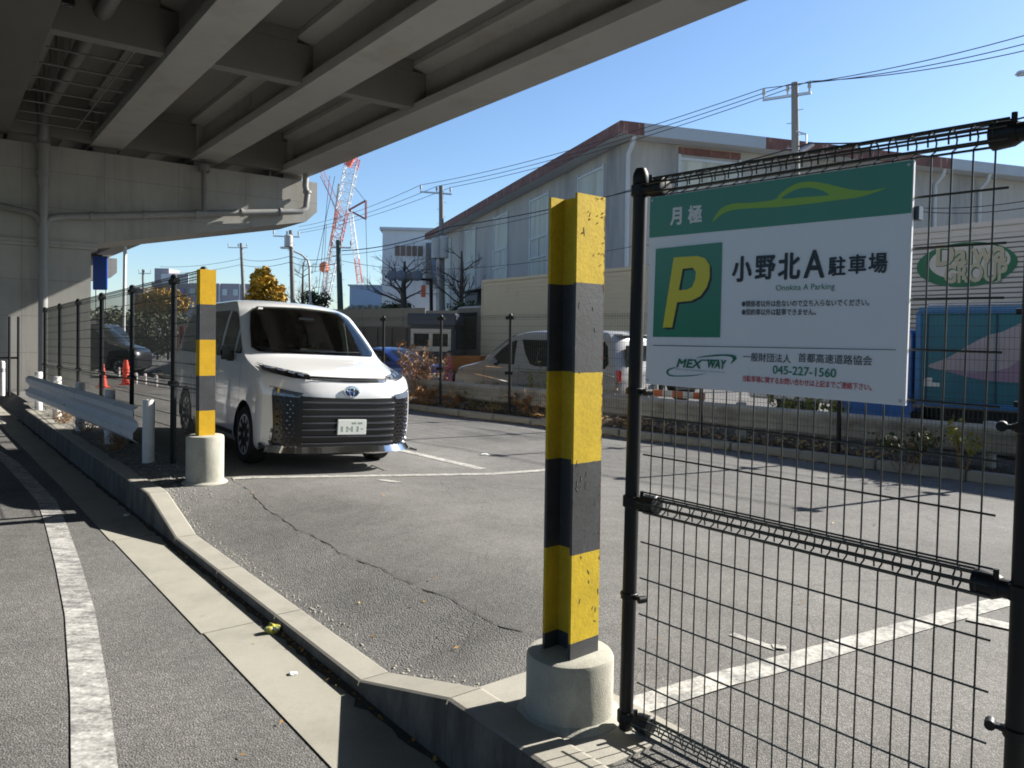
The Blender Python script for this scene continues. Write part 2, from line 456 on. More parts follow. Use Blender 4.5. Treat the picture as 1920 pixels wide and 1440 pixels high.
cuts = [-9.4 + .6 * i for i in range(20)]; cuts = [c for c in cuts if c < 2.0] + [2.5, 3.25, 4.3, 5.35, 6.4, 7.3, 7.95]
c = 7.95
while c < 16.2: c += .6; cuts.append(c)
for a, b in zip(cuts, cuts[1:]):
    a += .004; b -= .004
    f0, b0 = 1.655, 1.825
    def sec(s):
        t = ktop(s)
        return [W(s, f0 - .012, -.36), W(s, b0, -.36), W(s, b0, t - .004), W(s, b0 - .012, t), W(s, f0 + .02, t), W(s, f0 + .006, t - .006), W(s, f0, t - .02)]
    p, q = sec(a), sec(b); k = len(p)
    m.add(p + q, [tuple(range(k - 1, -1, -1)), tuple(range(k, 2 * k))] + [(i, (i + 1) % k, (i + 1) % k + k, i + k) for i in range(k)])
struct(m.build('kerb', grimy_shaded('kerb_concrete_grimy_shaded', (.335, .318, .27), (.075, .07, .06), tuple(-N), 0, 0, 0)))  # road-side face: real grime, deepened with painted shade

m = MB(); r_ = random.Random(12); prev = None
for i in range(260):
    s_ = -1 + i * .07; e_ = 1.654 - .03 - abs(r_.gauss(0, .016)) - .02 * max(0, sin(s_ * 2.3)) * r_.random(); cur = (W(s_, 1.656, ROADZ + .011), W(s_, e_, ROADZ + .0085))
    if prev: m.quad(prev[0], cur[0], cur[1], prev[1])
    prev = cur
struct(m.build('gutter_dirt_shade', mat('packed_dirt_shade', (.075, .066, .05), .95, var=.4, scale=25, fine=.3, fscale=200, bmp=.5)))  # dirt at the kerb foot, widened to paint in the kerb's shadow gap
def nstrip(mb, s0, s1, ds, ns, zf=lot_z, up=0.0, jit=None):
    k = max(1, int(round((s1 - s0) / ds)))
    rows = []
    for i in range(k + 1):
        s = s0 + (s1 - s0) * i / k
        nn = ns(s)
        rows.append([W(s, n, zf(s, n) + up) for n in nn])
    w_ = len(rows[0])
    mb.add([p for r in rows for p in r], [(i * w_ + j, (i + 1) * w_ + j, (i + 1) * w_ + j + 1, i * w_ + j + 1) for i in range(k) for j in range(w_ - 1)])
_ck = sorted(sn(lp(x, y)) for x, y in ((448, 907), (553, 989), (662, 1047), (826, 1117), (997, 1191), (1130, 1240)))
def crackn(s):
    if s <= _ck[0][0]: v = _ck[0][1]
    elif s >= _ck[-1][0]: v = _ck[-1][1]
    else: v = next(a[1] + (b[1] - a[1]) * (s - a[0]) / (b[0] - a[0]) for a, b in zip(_ck, _ck[1:]) if a[0] <= s <= b[0])
    return v + .010 * sin(s * 7.3) + .007 * sin(s * 17 + 1) + .005 * sin(s * 41)
m = MB()
nstrip(m, -9, 45, .25, lambda s: [crackn(s) if 2.45 < s < 7.75 else (1.82 if s <= 2.45 else 2.3)] + [2.75 + (nmax(s) - 2.75) * (j / 24) ** 1.3 for j in range(25)])
struct(m.build('parking_lot', M['lot'], smooth=40))
m = MB()
nstrip(m, 2.45, 7.75, .05, lambda s: [1.80 + (crackn(s) - .006 - 1.80) * j / 6 for j in range(7)], up=.004)
struct(m.build('apron', M['apron'], smooth=40))
m = MB()
nstrip(m, 2.5, 7.7, .04, lambda s: [crackn(s) - .0035 - .003 * sin(s * 23), crackn(s) + .0005 + .002 * sin(s * 31)], up=.0075)
struct(m.build('joint', mat('tar_joint', (.055, .053, .048), .9, var=.3, scale=30)))
m = MB()
nstrip(m, 7.75, 18, .25, lambda s: [1.80, 1.95, 2.1, 2.32], zf=lambda s, n: .012 + .012 * sin(s * 5 + n * 9), up=0)
struct(m.build('verge', M['dirt'], smooth=50))
m = MB()                            # ground beyond the kerb end, under the viaduct
m.box(W(31, 1.2 - 8, -.13) , (30, 30, .1), T, N); 
m.v = []; m.f = []; m.m = []
nstrip(m, 16.3, 80, 2, lambda s: [1.66, 1.95, 2.3], zf=lambda s, n: -.03 if n > 1.7 else -.23, up=0)
struct(m.build('forecourt', M['lot']))
# concrete pad under the right-hand bollard and the fence post
m = MB()
m.bevbox(W(2.165, 2.03, -.19), (.75, .43, .40), .012, T, N)
struct(m.build('footing_pad', M['concrete']))

# painted lines
def ribbon(mb, pts, wd, up=.004, zf=None, seg=.12):
    out = []
    for a, b in zip(pts, pts[1:]):
        k = max(1, int((b - a).length / seg))
        out += [a.lerp(b, i / k) for i in range(k)]
    out.append(pts[-1])
    L, R = [], []
    for i, p in enumerate(out):
        d = out[min(i + 1, len(out) - 1)] - out[max(i - 1, 0)]; d.z = 0; d.normalize()
        q = V((d.y, -d.x, 0)) * wd / 2
        for lst, e in ((L, p - q), (R, p + q)):
            z = zf(*sn(e)) if zf else p.z
            lst.append(V((e.x, e.y, z + up)))
    k = len(out)
    mb.add(L + R, [(i, i + k, i + k + 1, i + 1) for i in range(k - 1)])
M['lotline'] = worn_paint('lot_line_paint', (.52, .51, .46), .16, .56, .90, 12)
M['lotline_worn'] = worn_paint('worn_line_paint', (.60, .585, .53), .185, .58, .86, 5)
M['roadline'] = worn_paint('road_line_paint', (.56, .55, .52), .165, .60, .92, 6, stretch=(.8, 2.0, 1), fine=42)
m = MB()
ribbon(m, [lp(436, 898), lp(1062, 879)], .13, .005, lot_z)
ribbon(m, [lp(742, 843), lp(905, 880)], .13, .005, lot_z)
ribbon(m, [lp(1372, 1190), lp(1456, 1218)], .05, .005, lot_z); ribbon(m, [lp(1448, 1214), lp(1474, 1217)], .05, .009, lot_z)
ribbon(m, [lp(712, 900), lp(728, 902), lp(748, 905)], .10, .005, lot_z)
ribbon(m, [lp(1425, 1257), lp(1905, 1121)], .13, .005, lot_z)
ribbon(m, [lp(1815, 1160), lp(1990, 1198)], .13, .009, lot_z)
struct(m.build('parking_line', M['lotline']))
m = MB(); ribbon(m, [lp(1188, 1326), lp(1425, 1257)], .13, .005, lot_z)
struct(m.build('worn_parking_line', M['lotline_worn']))
m = MB()
ribbon(m, [gp(x, y, ROADZ) for x, y in ((200, 1620), (177, 1440), (168, 1300), (150, 1150), (128, 1060), (107, 990), (88, 940), (20, 868), (-60, 815))] + [W(22, .95, ROADZ), W(60, .6, ROADZ)], .155, .005)
struct(m.build('edge_line', M['roadline']))

# far verge with its kerb, and the highway behind it
m = MB()
for k0 in range(-16, 22):
    m.bevbox(FW(k0 + .5, -.25, -.17), (.985, .16, .30), .015, FD, FN)
struct(m.build('far_kerb', M['concrete']))
m = MB()
g = 14
rows = []
for i in range(161):
    k = -18 + i * .25
    rows.append([FW(k, -.18 + 1.9 * j / g, -.06 + .05 * math.sin(k * 3.1 + j) * (0 < j < g) + .03 * sin(k * 11 + j * 2) - (.25 if j == g else 0)) for j in range(g + 1)])
m.add([p for r in rows for p in r], [(i * (g + 1) + j, i * (g + 1) + j + 1, (i + 1) * (g + 1) + j + 1, (i + 1) * (g + 1) + j) for i in range(160) for j in range(g)])
struct(m.build('far_verge', asphalt('verge_soil', .085, .4, 45, 1.0, (1.15, .95, .72)), smooth=60))
m = MB(); m.quad(FW(-120, 1.6, TRZ), FW(60, 1.6, TRZ), FW(60, 20, TRZ), FW(-120, 20, TRZ))
struct(m.build('highway', M['highway']))
m = MB()
for o in (5.2, 8.6, 12.0):
    for i in range(-20, 12):
        m.quad(FW(i * 4, o - .07, TRZ + .005), FW(i * 4 + 2.2, o - .07, TRZ + .005), FW(i * 4 + 2.2, o + .07, TRZ + .005), FW(i * 4, o + .07, TRZ + .005))
struct(m.build('lane_marking', M['roadline']))

# ------------------------------------------------------------------ the elevated expressway
vi = thing('elevated_expressway', 'grey concrete elevated expressway on a broad pier above the road', 'viaduct', WB(22.3, 3.3, 0))
GZ, SZ = 6.2, 7.3                   # girder soffit, slab soffit
PS = 22.3                           # front face of the pier
GN = [8.66, 6.12, 3.65, 1.15, -1.35, -3.85, -6.35, -8.85, -11.35]
def gbox(mb, s0, s1, n0, n1, z0, z1): mb.box(WB((s0 + s1) / 2, (n0 + n1) / 2, (z0 + z1) / 2), (s1 - s0, n1 - n0, z1 - z0), TB, NB)
for span, (s0, s1) in enumerate(((-45, PS + .85), (PS + 1.0, 53.6), (53.7, 84))):
    for i, n in enumerate(GN):
        m = MB()
        wb = .46 if i == 0 else .37
        nb = n + (.02 if i == 0 else 0)
        prof = [(-wb, 0), (wb, 0), (wb, .19), (.15, .34), (.15, .86), (.46, .97), (.46, 1.085), (-.46, 1.085), (-.46, .97), (-.15, .86), (-.15, .34), (-wb, .19)]
        if i == 0: prof = [(-wb, 0), (wb, 0), (wb, 1.085), (-.46, 1.085), (-.46, .97), (-.15, .86), (-.15, .34), (-wb, .19)]
        m.prism([WB(0, nb + a, GZ + b) for a, b in prof], TB * s0, TB * s1)
        if span < 2:
            gbox(m, s1 - 1.1, s1 - .003, n - .33, n + .33, GZ + .193, GZ + .96)       # thickened end block
        m.build('girder', M['girder'] if i < 3 else M['deepshade'], vi, world=True)
    st = [s1 - .9, s1 - 8.5, s1 - 16.5, s1 - 24.5]
    for s in st:
        for a, b in zip(GN, GN[1:]):
            m = MB()
            gbox(m, s - .14, s + .14, b + .155, a - .155, GZ + .10 if s < s1 - 2 else GZ + .02, GZ + .855)
            gbox(m, s - .14, s + .14, b + .465, a - .465, GZ + .86, SZ - .005)
            m.build('diaphragm', M['viaduct'] if a > 3 else M['deepshade'], vi, world=True)
m = MB()
gbox(m, -45, 84, -12.3, 9.18, SZ, SZ + .3)
m.build('deck_slab', M['viaduct'], vi, world=True)
m = MB()
gbox(m, -45, 84, 8.95, 9.2, SZ + .303, SZ + 1.3)
m.build('parapet', M['viaduct'], vi, world=True)
m = MB()
for a, b in zip(GN[:5], GN[1:]):   # slab haunch panels beside the girders
    gbox(m, -9, PS + .9, b + .48, b + .80, SZ - .06, SZ - .004)
m.build('haunch', M['girder'], vi, world=True)
for ps in (PS, PS + 31.2, PS + 62):
    m = MB()
    poly = [(-12, 6.03), (9.35, 6.03), (9.35, 5.15), (9.0, 4.82), (3.35, 3.68), (-12, 3.68)]
    m.prism([WB(ps, a, b) for a, b in poly], V((0, 0, 0)), TB * 2.2)
    gbox(m, ps - .05, ps + 2.25, -12, 3.45, 3.52, 3.675)
    m.build('pier_cap', M['formwork'], vi, world=True)
    m = MB(); gbox(m, ps + .03, ps + 2.1, -9, 3.3, -.5, 3.515)
    m.build('pier', M['formwork'], vi, world=True)
    for n in GN:
        m = MB(); gbox(m, ps + .2, ps + .8, n - .28, n + .28, 6.035, 6.195); m.build('bearing', M['pipedark'], vi, world=True)
# drain pipes on the pier front
fs = PS - .20
def fpt(x, y, s=fs): return onplane(x, y, WB(s, 0, 0), TB)
m = MB()
a = fpt(82, 230); b = fpt(80, 745)
nA = a.dot(NB)
m.tube([WB(fs, nA, 6.9), WB(fs, nA, 5.0)], .125, 14); m.tube([WB(fs, nA, 5.0), WB(fs, nA, -.05)], .105, 14)
for z in (6.0, 5.35): m.tube([WB(fs, nA, z), WB(fs, nA, z - .14)], .155, 14)
m.build('drain_pipe', M['drain'], vi, smooth=50, world=True)
m = MB()
p0, p1 = fpt(112, 406), fpt(545, 397)
pts = [WB(fs, nA + .02, p0.z - .35), WB(fs, nA + .12, p0.z - .08), p0, p1]
e = fpt(566, 396); nE, zE = e.dot(NB), e.z
pts += [WB(fs, nE - .02, zE + .0), WB(fs, nE + .12, zE + .12), WB(fs, nE + .16, zE + .5), WB(fs, nE + .10, zE + .75), WB(fs, nE + .12, GZ + .05), WB(fs, nE + .12, SZ)]
m.tube(pts, .088, 12)
for t in (.12, .33, .55, .76, .95): 
    q = p0.lerp(p1, t); m.tube([q - NB * .04, q + NB * .04], .115, 12)
m.tube([WB(fs, nE + .16, zE + .55), WB(fs, nE + .155, zE + .62)], .125, 12)
m.build('drain_pipe', M['drain'], vi, smooth=50, world=True)
m = MB(); q = fpt(383, 400); t = fpt(382, 318)
m.tube([t, q], .07, 10); m.tube([t + V((0, 0, .12)), t - V((0, 0, .06))], .16, 10)
m.build('drain_pipe', M['pipedark'], vi, smooth=50, world=True)
m = MB(); q = fpt(-60, 372); t = fpt(62, 400)
m.tube([q, t, WB(fs, nA - .08, t.z - .15), WB(fs, nA, t.z - .4)], .085, 10)
m.build('drain_pipe', M['pipedark'], vi, smooth=50, world=True)
m = MB()                            # pipe and hanger rods in the dark bay
m.tube([WB(9, 2.35, 6.75), WB(PS - .2, nA, 6.75), WB(PS - .2, nA, 6.0)], .14, 10)
for i in range(8):
    s = 14.9 + i * .98
    m.tube([WB(s, 1.62, 6.42), WB(s, 3.2, 6.42)], .022, 5)
    m.tube([WB(s, 2.0, 6.42), WB(s, 2.0, 7.3)], .018, 5)
m.tube([WB(14.9, 2.9, 6.43), WB(22, 2.9, 6.43)], .02, 5)
m.build('pipe_rack', M['pipedark'], vi, smooth=50, world=True)
m = MB(); c = fpt(128, 20)
m.box(dp(127, 2, 11.0), (.14, .14, .12), TB, NB); m.tube([dp(120, 2, 11.0), dp(136, 3, 11)], .07, 10)
m.build('soffit_lamp', M['plastic'], vi, world=True)

# ------------------------------------------------------------------ striped H-beam bollards
def bollard(pos, base_h, top, bands, rad, up, label, amber, box):
    """bands: heights where the colour changes, from the base up"""
    t = thing('steel_bollard', label, 'bollard', pos, group='striped bollards at the car park entrance')
    m = MB(); rr = rad
    m.lathe([(rr + .05, -.05), (rr + .035, .012), (rr + .004, .03), (rr, .06), (rr, base_h - .02), (rr - .006, base_h - .006), (rr - .02, base_h)], 40)
    m.build('concrete_base', M['base'], t, smooth=40)
    A = radians(49)
    e1 = V((sin(A), cos(A), 0)); e2 = V((-cos(A), sin(A), 0))        # along the lit flange, across the section
    if not box:
        w_, d_, tf, tw = .15, .15, .012, .009
        sec = [(-w_ / 2, 0), (w_ / 2, 0), (w_ / 2, tf), (tw / 2, tf), (tw / 2, d_ - tf), (w_ / 2, d_ - tf), (w_ / 2, d_), (-w_ / 2, d_), (-w_ / 2, d_ - tf), (-tw / 2, d_ - tf), (-tw / 2, tf), (-w_ / 2, tf)]
        ctr = (0, d_ / 2)
    else:
        sec = [(-.075, 0), (.075, 0), (.075, .10), (-.075, .10)]; ctr = (0, .05)
    # bevelled section (tiny chamfers catch the light)
    zs = [base_h] + bands + [top]
    for i, (a, b) in enumerate(zip(zs, zs[1:])):
        m = MB()
        P = [e1 * (x - ctr[0]) + e2 * (y - ctr[1]) for x, y in sec]
        k = len(P); vs = [p + V((0, 0, a)) for p in P] + [p + V((0, 0, b)) for p in P]
        m.add(vs, [(j, (j + 1) % k, (j + 1) % k + k, j + k) for j in range(k)])
        if i == len(zs) - 2: m.add(vs[k:], [tuple(range(k))]) if box else m.add(vs[k:], [(0, 1, 2, 11), (2, 3, 10, 11), (3, 4, 9, 10), (4, 5, 8, 9), (5, 6, 7, 8)])
        yel = (i % 2 == 1) if not box else (i % 2 == 0)
        m.build('yellow_band' if yel else 'black_band', (M['orangeyellow'] if amber else M['yellow']) if yel else M['blackpaint'], t)
    if not box:                     # flaked paint on the lit flange
        m = MB(); r = random.Random(5)
        for i in range(22):
            z = top - abs(r.gauss(0, .16)) - .01 if i < 18 else r.uniform(base_h, top)
            x = r.choice((r.uniform(-.05, .07), .066 + r.gauss(0, .006), .05 + r.gauss(0, .02)))
            x = max(-.07, min(.072, x)); s = r.uniform(.0009, .0028)
            if i < 5: z = top - r.uniform(.004, .02); x = r.uniform(.02, .07)
            pl = [(x + s * cos(a) * r.uniform(.6, 1.3), z + s * sin(a) * r.uniform(.6, 1.5)) for a in [j * pi / 3.5 for j in range(7)]]
            m.prism([e1 * (a - ctr[0]) + e2 * (0 - ctr[1]) + V((0, 0, min(b, top - .001))) for a, b in pl], -e2 * .0004, -e2 * .0022)
        m.build('paint_chip', M['rust'], t)
        m = MB(); r = random.Random(9)
        for i in range(26):
            x, z = r.uniform(-.06, .07), r.uniform(base_h + .03, top - .05); L_, w_2 = r.uniform(.003, .016), r.uniform(.0006, .0016); an = r.gauss(pi / 2, .5)
            dx, dz = cos(an) * L_, sin(an) * L_; nx, nz = -sin(an) * w_2, cos(an) * w_2
            pl = [(x - dx, z - dz), (x + nx, z + nz), (x + dx, z + dz), (x - nx, z - nz)]
            m.prism([e1 * (max(-.073, min(.073, a)) - ctr[0]) + e2 * (0 - ctr[1]) + V((0, 0, b)) for a, b in pl], -e2 * .0003, -e2 * .0012)
        m.build('scuff', mat('scuffed_primer', (.22, .215, .20), .8, var=.2, scale=40), t)
        m = MB(); r = random.Random(19); z = base_h + .3; L_, R_ = [], []     # rusted edge of the lit flange
        while z < top - .002:
            d_ = max(0, r.gauss(.0001, .0009)); L_.append(e1 * (.0752 - ctr[0]) + e2 * (-.0006 - ctr[1]) + V((0, 0, z))); R_.append(e1 * (.0750 - d_ * 3 - ctr[0]) + e2 * (-.0006 - ctr[1]) + V((0, 0, z))); z += .011
        k_ = len(L_); m.add(L_ + R_, [(j, j + 1, j + 1 + k_, j + k_) for j in range(k_ - 1)]); m.build('rusted_edge', M['rust'], t)
    return t
pr = gp(1067, 1338, 0)
def hz(px, py, p): 
    q = onplane(px, py, p, V((0, 1, 0))); return q.z
bd = [hz(1080, y, pr) for y in (1188, 1028, 862, 697, 533)]
bollard(pr, .247, hz(1080, 368, pr) - .005, bd, .166, 0, 'tall yellow and black striped H-beam post with chipped paint beside the parking sign', False, False)
pl = gp(384, 905, 0.0)
bdl = [hz(384, y, pl) for y in (769, 704, 637, 571)]
bollard(pl, .46, hz(386, 506, pl), bdl, .172, 0, 'amber and black striped post on a round concrete base in front of the white van', True, True)

# ------------------------------------------------------------------ mesh fence panels
def mesh_panel(L, z0, z1, step_h, hz_list, roll_top, roll_bot, r=.002, pitch=.05, full=True, rr=.03):
    """local: x along the panel, y away from the viewer, z up"""
    m = MB()
    n = int(round(L / pitch)); x0 = (L - (n - 1) * pitch) / 2
    for i in range(n):
        x = x0 + i * pitch
        zb = z0 + (rr if roll_bot else 0); zt = z1 - (2 * rr if roll_top else 0)
        if full:
            lo = [(x, rr * sin(a) + 0, z0 + rr - rr * cos(a)) for a in [radians(d) for d in range(300, 0, -50)]] if roll_bot else []
            hi = [(x, rr * sin(a), z1 - rr - rr * cos(a)) for a in [radians(d) for d in range(0, 301, 50)]] if roll_top else []
            m.tube([V(p) for p in lo] + [V((x, 0, z0 + (2 * rr + .01 if roll_bot else 0))), V((x, 0, zt - (.012 if roll_top else 0)))] + [V(p) for p in hi], r, 5, cap=False)
        else:
            m.tube([V((x, 0, z0)), V((x, 0, z1))], r, 4, cap=False)
    def hw(z, y=0, rad=r): m.tube([V((0, y, z)), V((L, y, z))], rad, 5, cap=False)
    for z in hz_list: hw(z, -r * 1.6, r * 1.25)
    for flag, zc in ((roll_top, z1 - rr), (roll_bot, z0 + rr)):
        if flag:
            q = rr + r
            if full:
                for a in (5, 65, 115, 160, 205, 255, 310): hw(zc - q * cos(radians(a)), q * sin(radians(a)), r * 1.35)
            else:
                for y, dz in ((-.02, -.02), (.03, 0), (0, .03)): hw(zc + dz, y, r * 1.5)
    return m
FA = -41.0
PD = az(FA + 180); PNv = az(FA + 90)               # along the panel toward the camera, and its normal pointing away
fp0 = gp(1173, 1370, 0)
LF = 1.229
lean = Matrix.Rotation(.012, 3, PNv.cross(V((0, 0, 1))) * 0 + PNv)  # the fence leans slightly
ft = thing('mesh_fence', 'near black wire mesh fence panel carrying the green parking sign', 'fence', fp0)
Rf = Matrix(((PD.x, PNv.x, 0), (PD.y, PNv.y, 0), (0, 0, 1)))
lean = Matrix.Rotation(.013, 3, PNv)
ft.matrix_basis = Matrix.Translation(fp0) @ (lean @ Rf).to_4x4()
for x in (0, LF):
    m = MB(); m.tube([V((x, 0, -.12)), V((x, 0, 1.985))], .0255, 20)
    m.lathe([(.0255, 1.985), (.0285, 1.99), (.0285, 2.015), (.026, 2.028), (.018, 2.044), (0, 2.047)], 20, c=V((x, 0, 0)))
    p = m.build('fence_post', M['fenceblack'], ft, smooth=40)
    s_ = 1 if x == 0 else -1
    for z in (1.965, .845, .055):
        m = MB()
        m.tube([V((x, 0, z)), V((x + s_ * .052, .0, z))], .024, 14); m.tube([V((x + s_ * .045, 0, z)), V((x + s_ * .06, .002, z)), V((x + s_ * .105, .008, z)), V((x + s_ * .11, .008, z))], [.026, .033, .036, .031], 16)
        m.tube([V((x + s_ * .055, -.012, z + .02)), V((x + s_ * .055, -.012, z + .047))], .007, 8)
        m.lathe([(.031, z - .02), (.033, z - .018), (.033, z + .018), (.031, z + .02)], 18, c=V((x, 0, 0)))
        m.build('clamp', M['fenceblack'], ft, smooth=40)
    for z in (1.245, .50): 
        m = MB()
        m.tube([V((x - .036, 0, z)), V((x + .036, 0, z))], .010, 8); m.box((x + s_ * .045, 0, z), (.05, .014, .012)); m.tube([V((x + s_ * .055, -.014, z)), V((x + s_ * .062, .014, z))], .013, 10)
        m.lathe([(.029, z - .012), (.031, z - .01), (.031, z + .01), (.029, z + .012)], 18, c=V((x, 0, 0)))
        m.build('clip', M['fenceblack'], ft, smooth=40)
m = mesh_panel(1.115, .875, 2.0, .135, [1.832, 1.697, 1.562, 1.427, 1.292, 1.157, 1.022, .888], True, False, r=.0026)
m.v = [(a + .05, b, c) for a, b, c in m.v]; m.build('mesh_panel', M['wire'], ft, smooth=60)
m = mesh_panel(1.115, .02, .875, .13, [.708, .578, .448, .322, .198], True, True, r=.0026)
m.v = [(a + .05, b, c) for a, b, c in m.v]; m.build('mesh_panel', M['wire'], ft, smooth=60)

# the parking sign (its own thing, hung on the mesh)
so = V((0, -.022, 0))
SP0 = ft.matrix_basis @ so
SM = (lean @ Rf)
SX, SNm, SZv = SM @ V((1, 0, 0)), SM @ V((0, -1, 0)), SM @ V((0, 0, 1))
def suv(zx, zy):                    # from the enlarged crop of the sign (1190,300, x3) to sign-plane coordinates
    p = onplane(1190 + zx / 3, 300 + zy / 3, SP0, SNm) - SP0
    return p.dot(SX), p.dot(SZv)
c4 = [suv(*p) for p in ((82, 225), (1560, -20), (1532, 1370), (62, 1270))]
sx0 = (c4[0][0] + c4[3][0]) / 2; sx1 = (c4[1][0] + c4[2][0]) / 2
sz1 = (c4[0][1] + c4[1][1]) / 2; sz0 = (c4[2][1] + c4[3][1]) / 2
sg = thing('parking_sign', 'white and green monthly parking sign with a yellow P hung on the mesh fence', 'sign', fp0)
sg.matrix_basis = ft.matrix_basis.copy()
LY = [-.022]
def sfn(lift): return lambda x, y: V((x, -.022 - lift, y))
m = MB(); m.bevbox(((sx0 + sx1) / 2, -.015, (sz0 + sz1) / 2), (sx1 - sx0, .012, sz1 - sz0), .0015)
m.build('board', M['signwhite'], sg)
m = MB()
for x, z in ((sx0 + .04, sz0 + .06), (sx1 - .012, sz1 - .14), (sx1 - .06, sz0 + .2), (sx0 + .05, sz1 - .1)):
    m = MB(); m.box((x, .004, z), (.05, .026, .035)); m.build('bracket', M['plastic'], sg)
for x, z in ((sx0 + .012, sz0 + .012), (sx1 - .012, sz0 + .012), (sx0 + .012, sz1 - .012), (sx1 - .012, sz1 - .012)):
    m = MB(); m.lathe([(.0045, 0), (.0045, .001), (.002, .0022), (0, .0022)], 12, c=V((x, -.0232, z)), X=V((1, 0, 0)), Y=V((0, 0, 1)), Z=V((0, -1, 0))); m.build('rivet', M['steel'], sg)
def spoly(name, pts, mtl, lift=.0012, holes=(), raw=False):
    m = MB(); o = pts if raw else [suv(*p) for p in pts]
    h = [[suv(*p) for p in hh] for hh in holes]
    m.fill(o, h, sfn(lift - .0006), V((0, -.0006, 0)))
    return m.build(name, mtl, sg)
bl, br = suv(85, 450)[1], suv(1557, 281)[1]; bz = (bl + br) / 2
ex = .0015
spoly('header_band', [(sx0 + ex, bz), (sx1 - ex, bz), (sx1 - ex, sz1 - ex), (sx0 + ex, sz1 - ex)], M['signgreen'], .0007, raw=True)
def smooth_loop(pts, k=4):
    out = []; n = len(pts)
    for i in range(n):
        p0, p1, p2, p3 = (V((*pts[(i + j - 1) % n], 0)) for j in range(4))
        if (p1 - p2).length < 1e-9: continue
        for t in range(k):
            u = t / k
            q = .5 * ((2 * p1) + (p2 - p0) * u + (2 * p0 - 5 * p1 + 4 * p2 - p3) * u * u + (3 * p1 - p0 - 3 * p2 + p3) * u ** 3)
            out.append((q.x, q.y))
    return out
sw = [(440, 350), (455, 315), (495, 268), (560, 245), (660, 240), (785, 224), (815, 195), (860, 160), (920, 130), (990, 122), (1060, 130), (1150, 150), (1230, 168), (1330, 172), (1412, 157), (1340, 188), (1250, 212), (1150, 225), (1000, 245), (800, 265), (600, 276), (520, 292), (470, 322)]
hole = [(830, 219), (870, 185), (930, 160), (990, 157), (1050, 170), (1094, 195), (1060, 202), (950, 209)]
spoly('car_emblem', smooth_loop(sw), M['signlime'], .0016, [smooth_loop(hole)])
spoly('letter_panel', [(120, 500), (493, 463), (480, 998), (103, 995)], M['signgreen'], .0011)
Po = [(222, 548), (355, 540), (398, 553), (424, 592), (424, 660), (408, 715), (372, 765), (320, 792), (241, 800), (212, 942), (160, 942)]
Ph = [(272, 612), (328, 606), (347, 628), (343, 672), (325, 714), (298, 729), (250, 733)]
sh = 11
spoly('letter_shadow', [(x + sh, y + sh) for x, y in Po], M['ink'], .0016, [[(x + sh, y + sh) for x, y in Ph]])
spoly('letter_P', Po, M['signyellow'], .0022, [Ph])
spoly('rule', [(103, 1041), (1470, 1066), (1470, 1070), (103, 1045)], M['grey_ink'], .0012)
def text_mesh(body, bold=0.0, shear=0.0):
    c = bpy.data.curves.new('lettering', 'FONT'); c.body = body; c.offset = bold; c.shear = shear; c.resolution_u = 3
    o = bpy.data.objects.new('lettering', c); COL.objects.link(o)
    bpy.context.view_layer.update()
    me = bpy.data.meshes.new_from_object(o.evaluated_get(bpy.context.evaluated_depsgraph_get()))
    bpy.data.objects.remove(o); bpy.data.curves.remove(c)
    co = [v.co.copy() for v in me.vertices]; fs = [tuple(p.vertices) for p in me.polygons]
    bpy.data.meshes.remove(me)
    x0 = min(p.x for p in co); x1 = max(p.x for p in co); y0 = min(p.y for p in co); y1 = max(p.y for p in co)
    return [((p.x - x0) / (x1 - x0), (p.y - y0) / (y1 - y0)) for p in co], fs
def stext(body, L, R, mtl, bold=0., shear=0., lift=.0014, name='lettering'):
    """L, R: (x, top, bottom) of the text's left and right ends in the crop"""
    a0, a1 = suv(L[0], L[1]), suv(L[0], L[2]); b0, b1 = suv(R[0], R[1]), suv(R[0], R[2])
    x0, x1 = a0[0], b0[0]; zt = (a0[1] + b0[1]) / 2; zb = (a1[1] + b1[1]) / 2
    co, fs = text_mesh(body, 0, shear)
    m = MB(); e = bold * (zt - zb) * .8
    offs = [(0, 0)] if bold < .003 else [(a * e, b * e) for a, b in ((0, 0), (1, 0), (-1, 0), (0, 1), (0, -1), (.7, .7), (-.7, .7), (.7, -.7), (-.7, -.7))]
    for i, (a, b) in enumerate(offs):
        m.add([V((x0 + e + (x1 - x0 - 2 * e) * u + a, -.022 - lift - i * .00004, zb + e + (zt - zb - 2 * e) * v + b)) for u, v in co], fs)
    return m.build(name, mtl, sg)
stext('月', (203, 270, 372), (268, 263, 362), M['white'], .05)
stext('極', (303, 256, 360), (383, 248, 352), M['white'], .04)
stext('小', (551, 545, 692), (663, 535, 680), M['ink'], .042)
stext('野', (680, 542, 678), (795, 530, 668), M['ink'], .036)
stext('北', (810, 525, 678), (935, 517, 668), M['ink'], .036)
stext('A', (955, 508, 668), (1073, 503, 660), M['ink'], .03)
stext('駐', (1092, 545, 655), (1190, 537, 648), M['ink'], .03)
stext('車', (1205, 535, 645), (1306, 528, 638), M['ink'], .03)
stext('場', (1318, 525, 640), (1425, 516, 634), M['ink'], .03)
stext('Onokita A Parking', (796, 702, 745), (1127, 694, 738), M['signgreen'], .0)
stext('●関係者以外は危ないので立ち入らないでください。', (604, 792, 830), (1322, 780, 818), M['grey_ink'], .016)
stext('●契約車以外は駐車できません。', (604, 838, 876), (1020, 834, 872), M['grey_ink'], .016)
stext('一般財団法人', (612, 1084, 1134), (880, 1090, 1140), M['grey_ink'], .008)
stext('首都高速道路協会', (922, 1090, 1142), (1338, 1097, 1152), M['grey_ink'], .008)
stext('045-227-1560', (778, 1158, 1208), (1135, 1170, 1220), M['signgreen'], .02)
stext('当駐車場に関するお問い合わせは上記までご連絡下さい。', (608, 1218, 1254), (1335, 1250, 1290), M['red_ink'], .016)
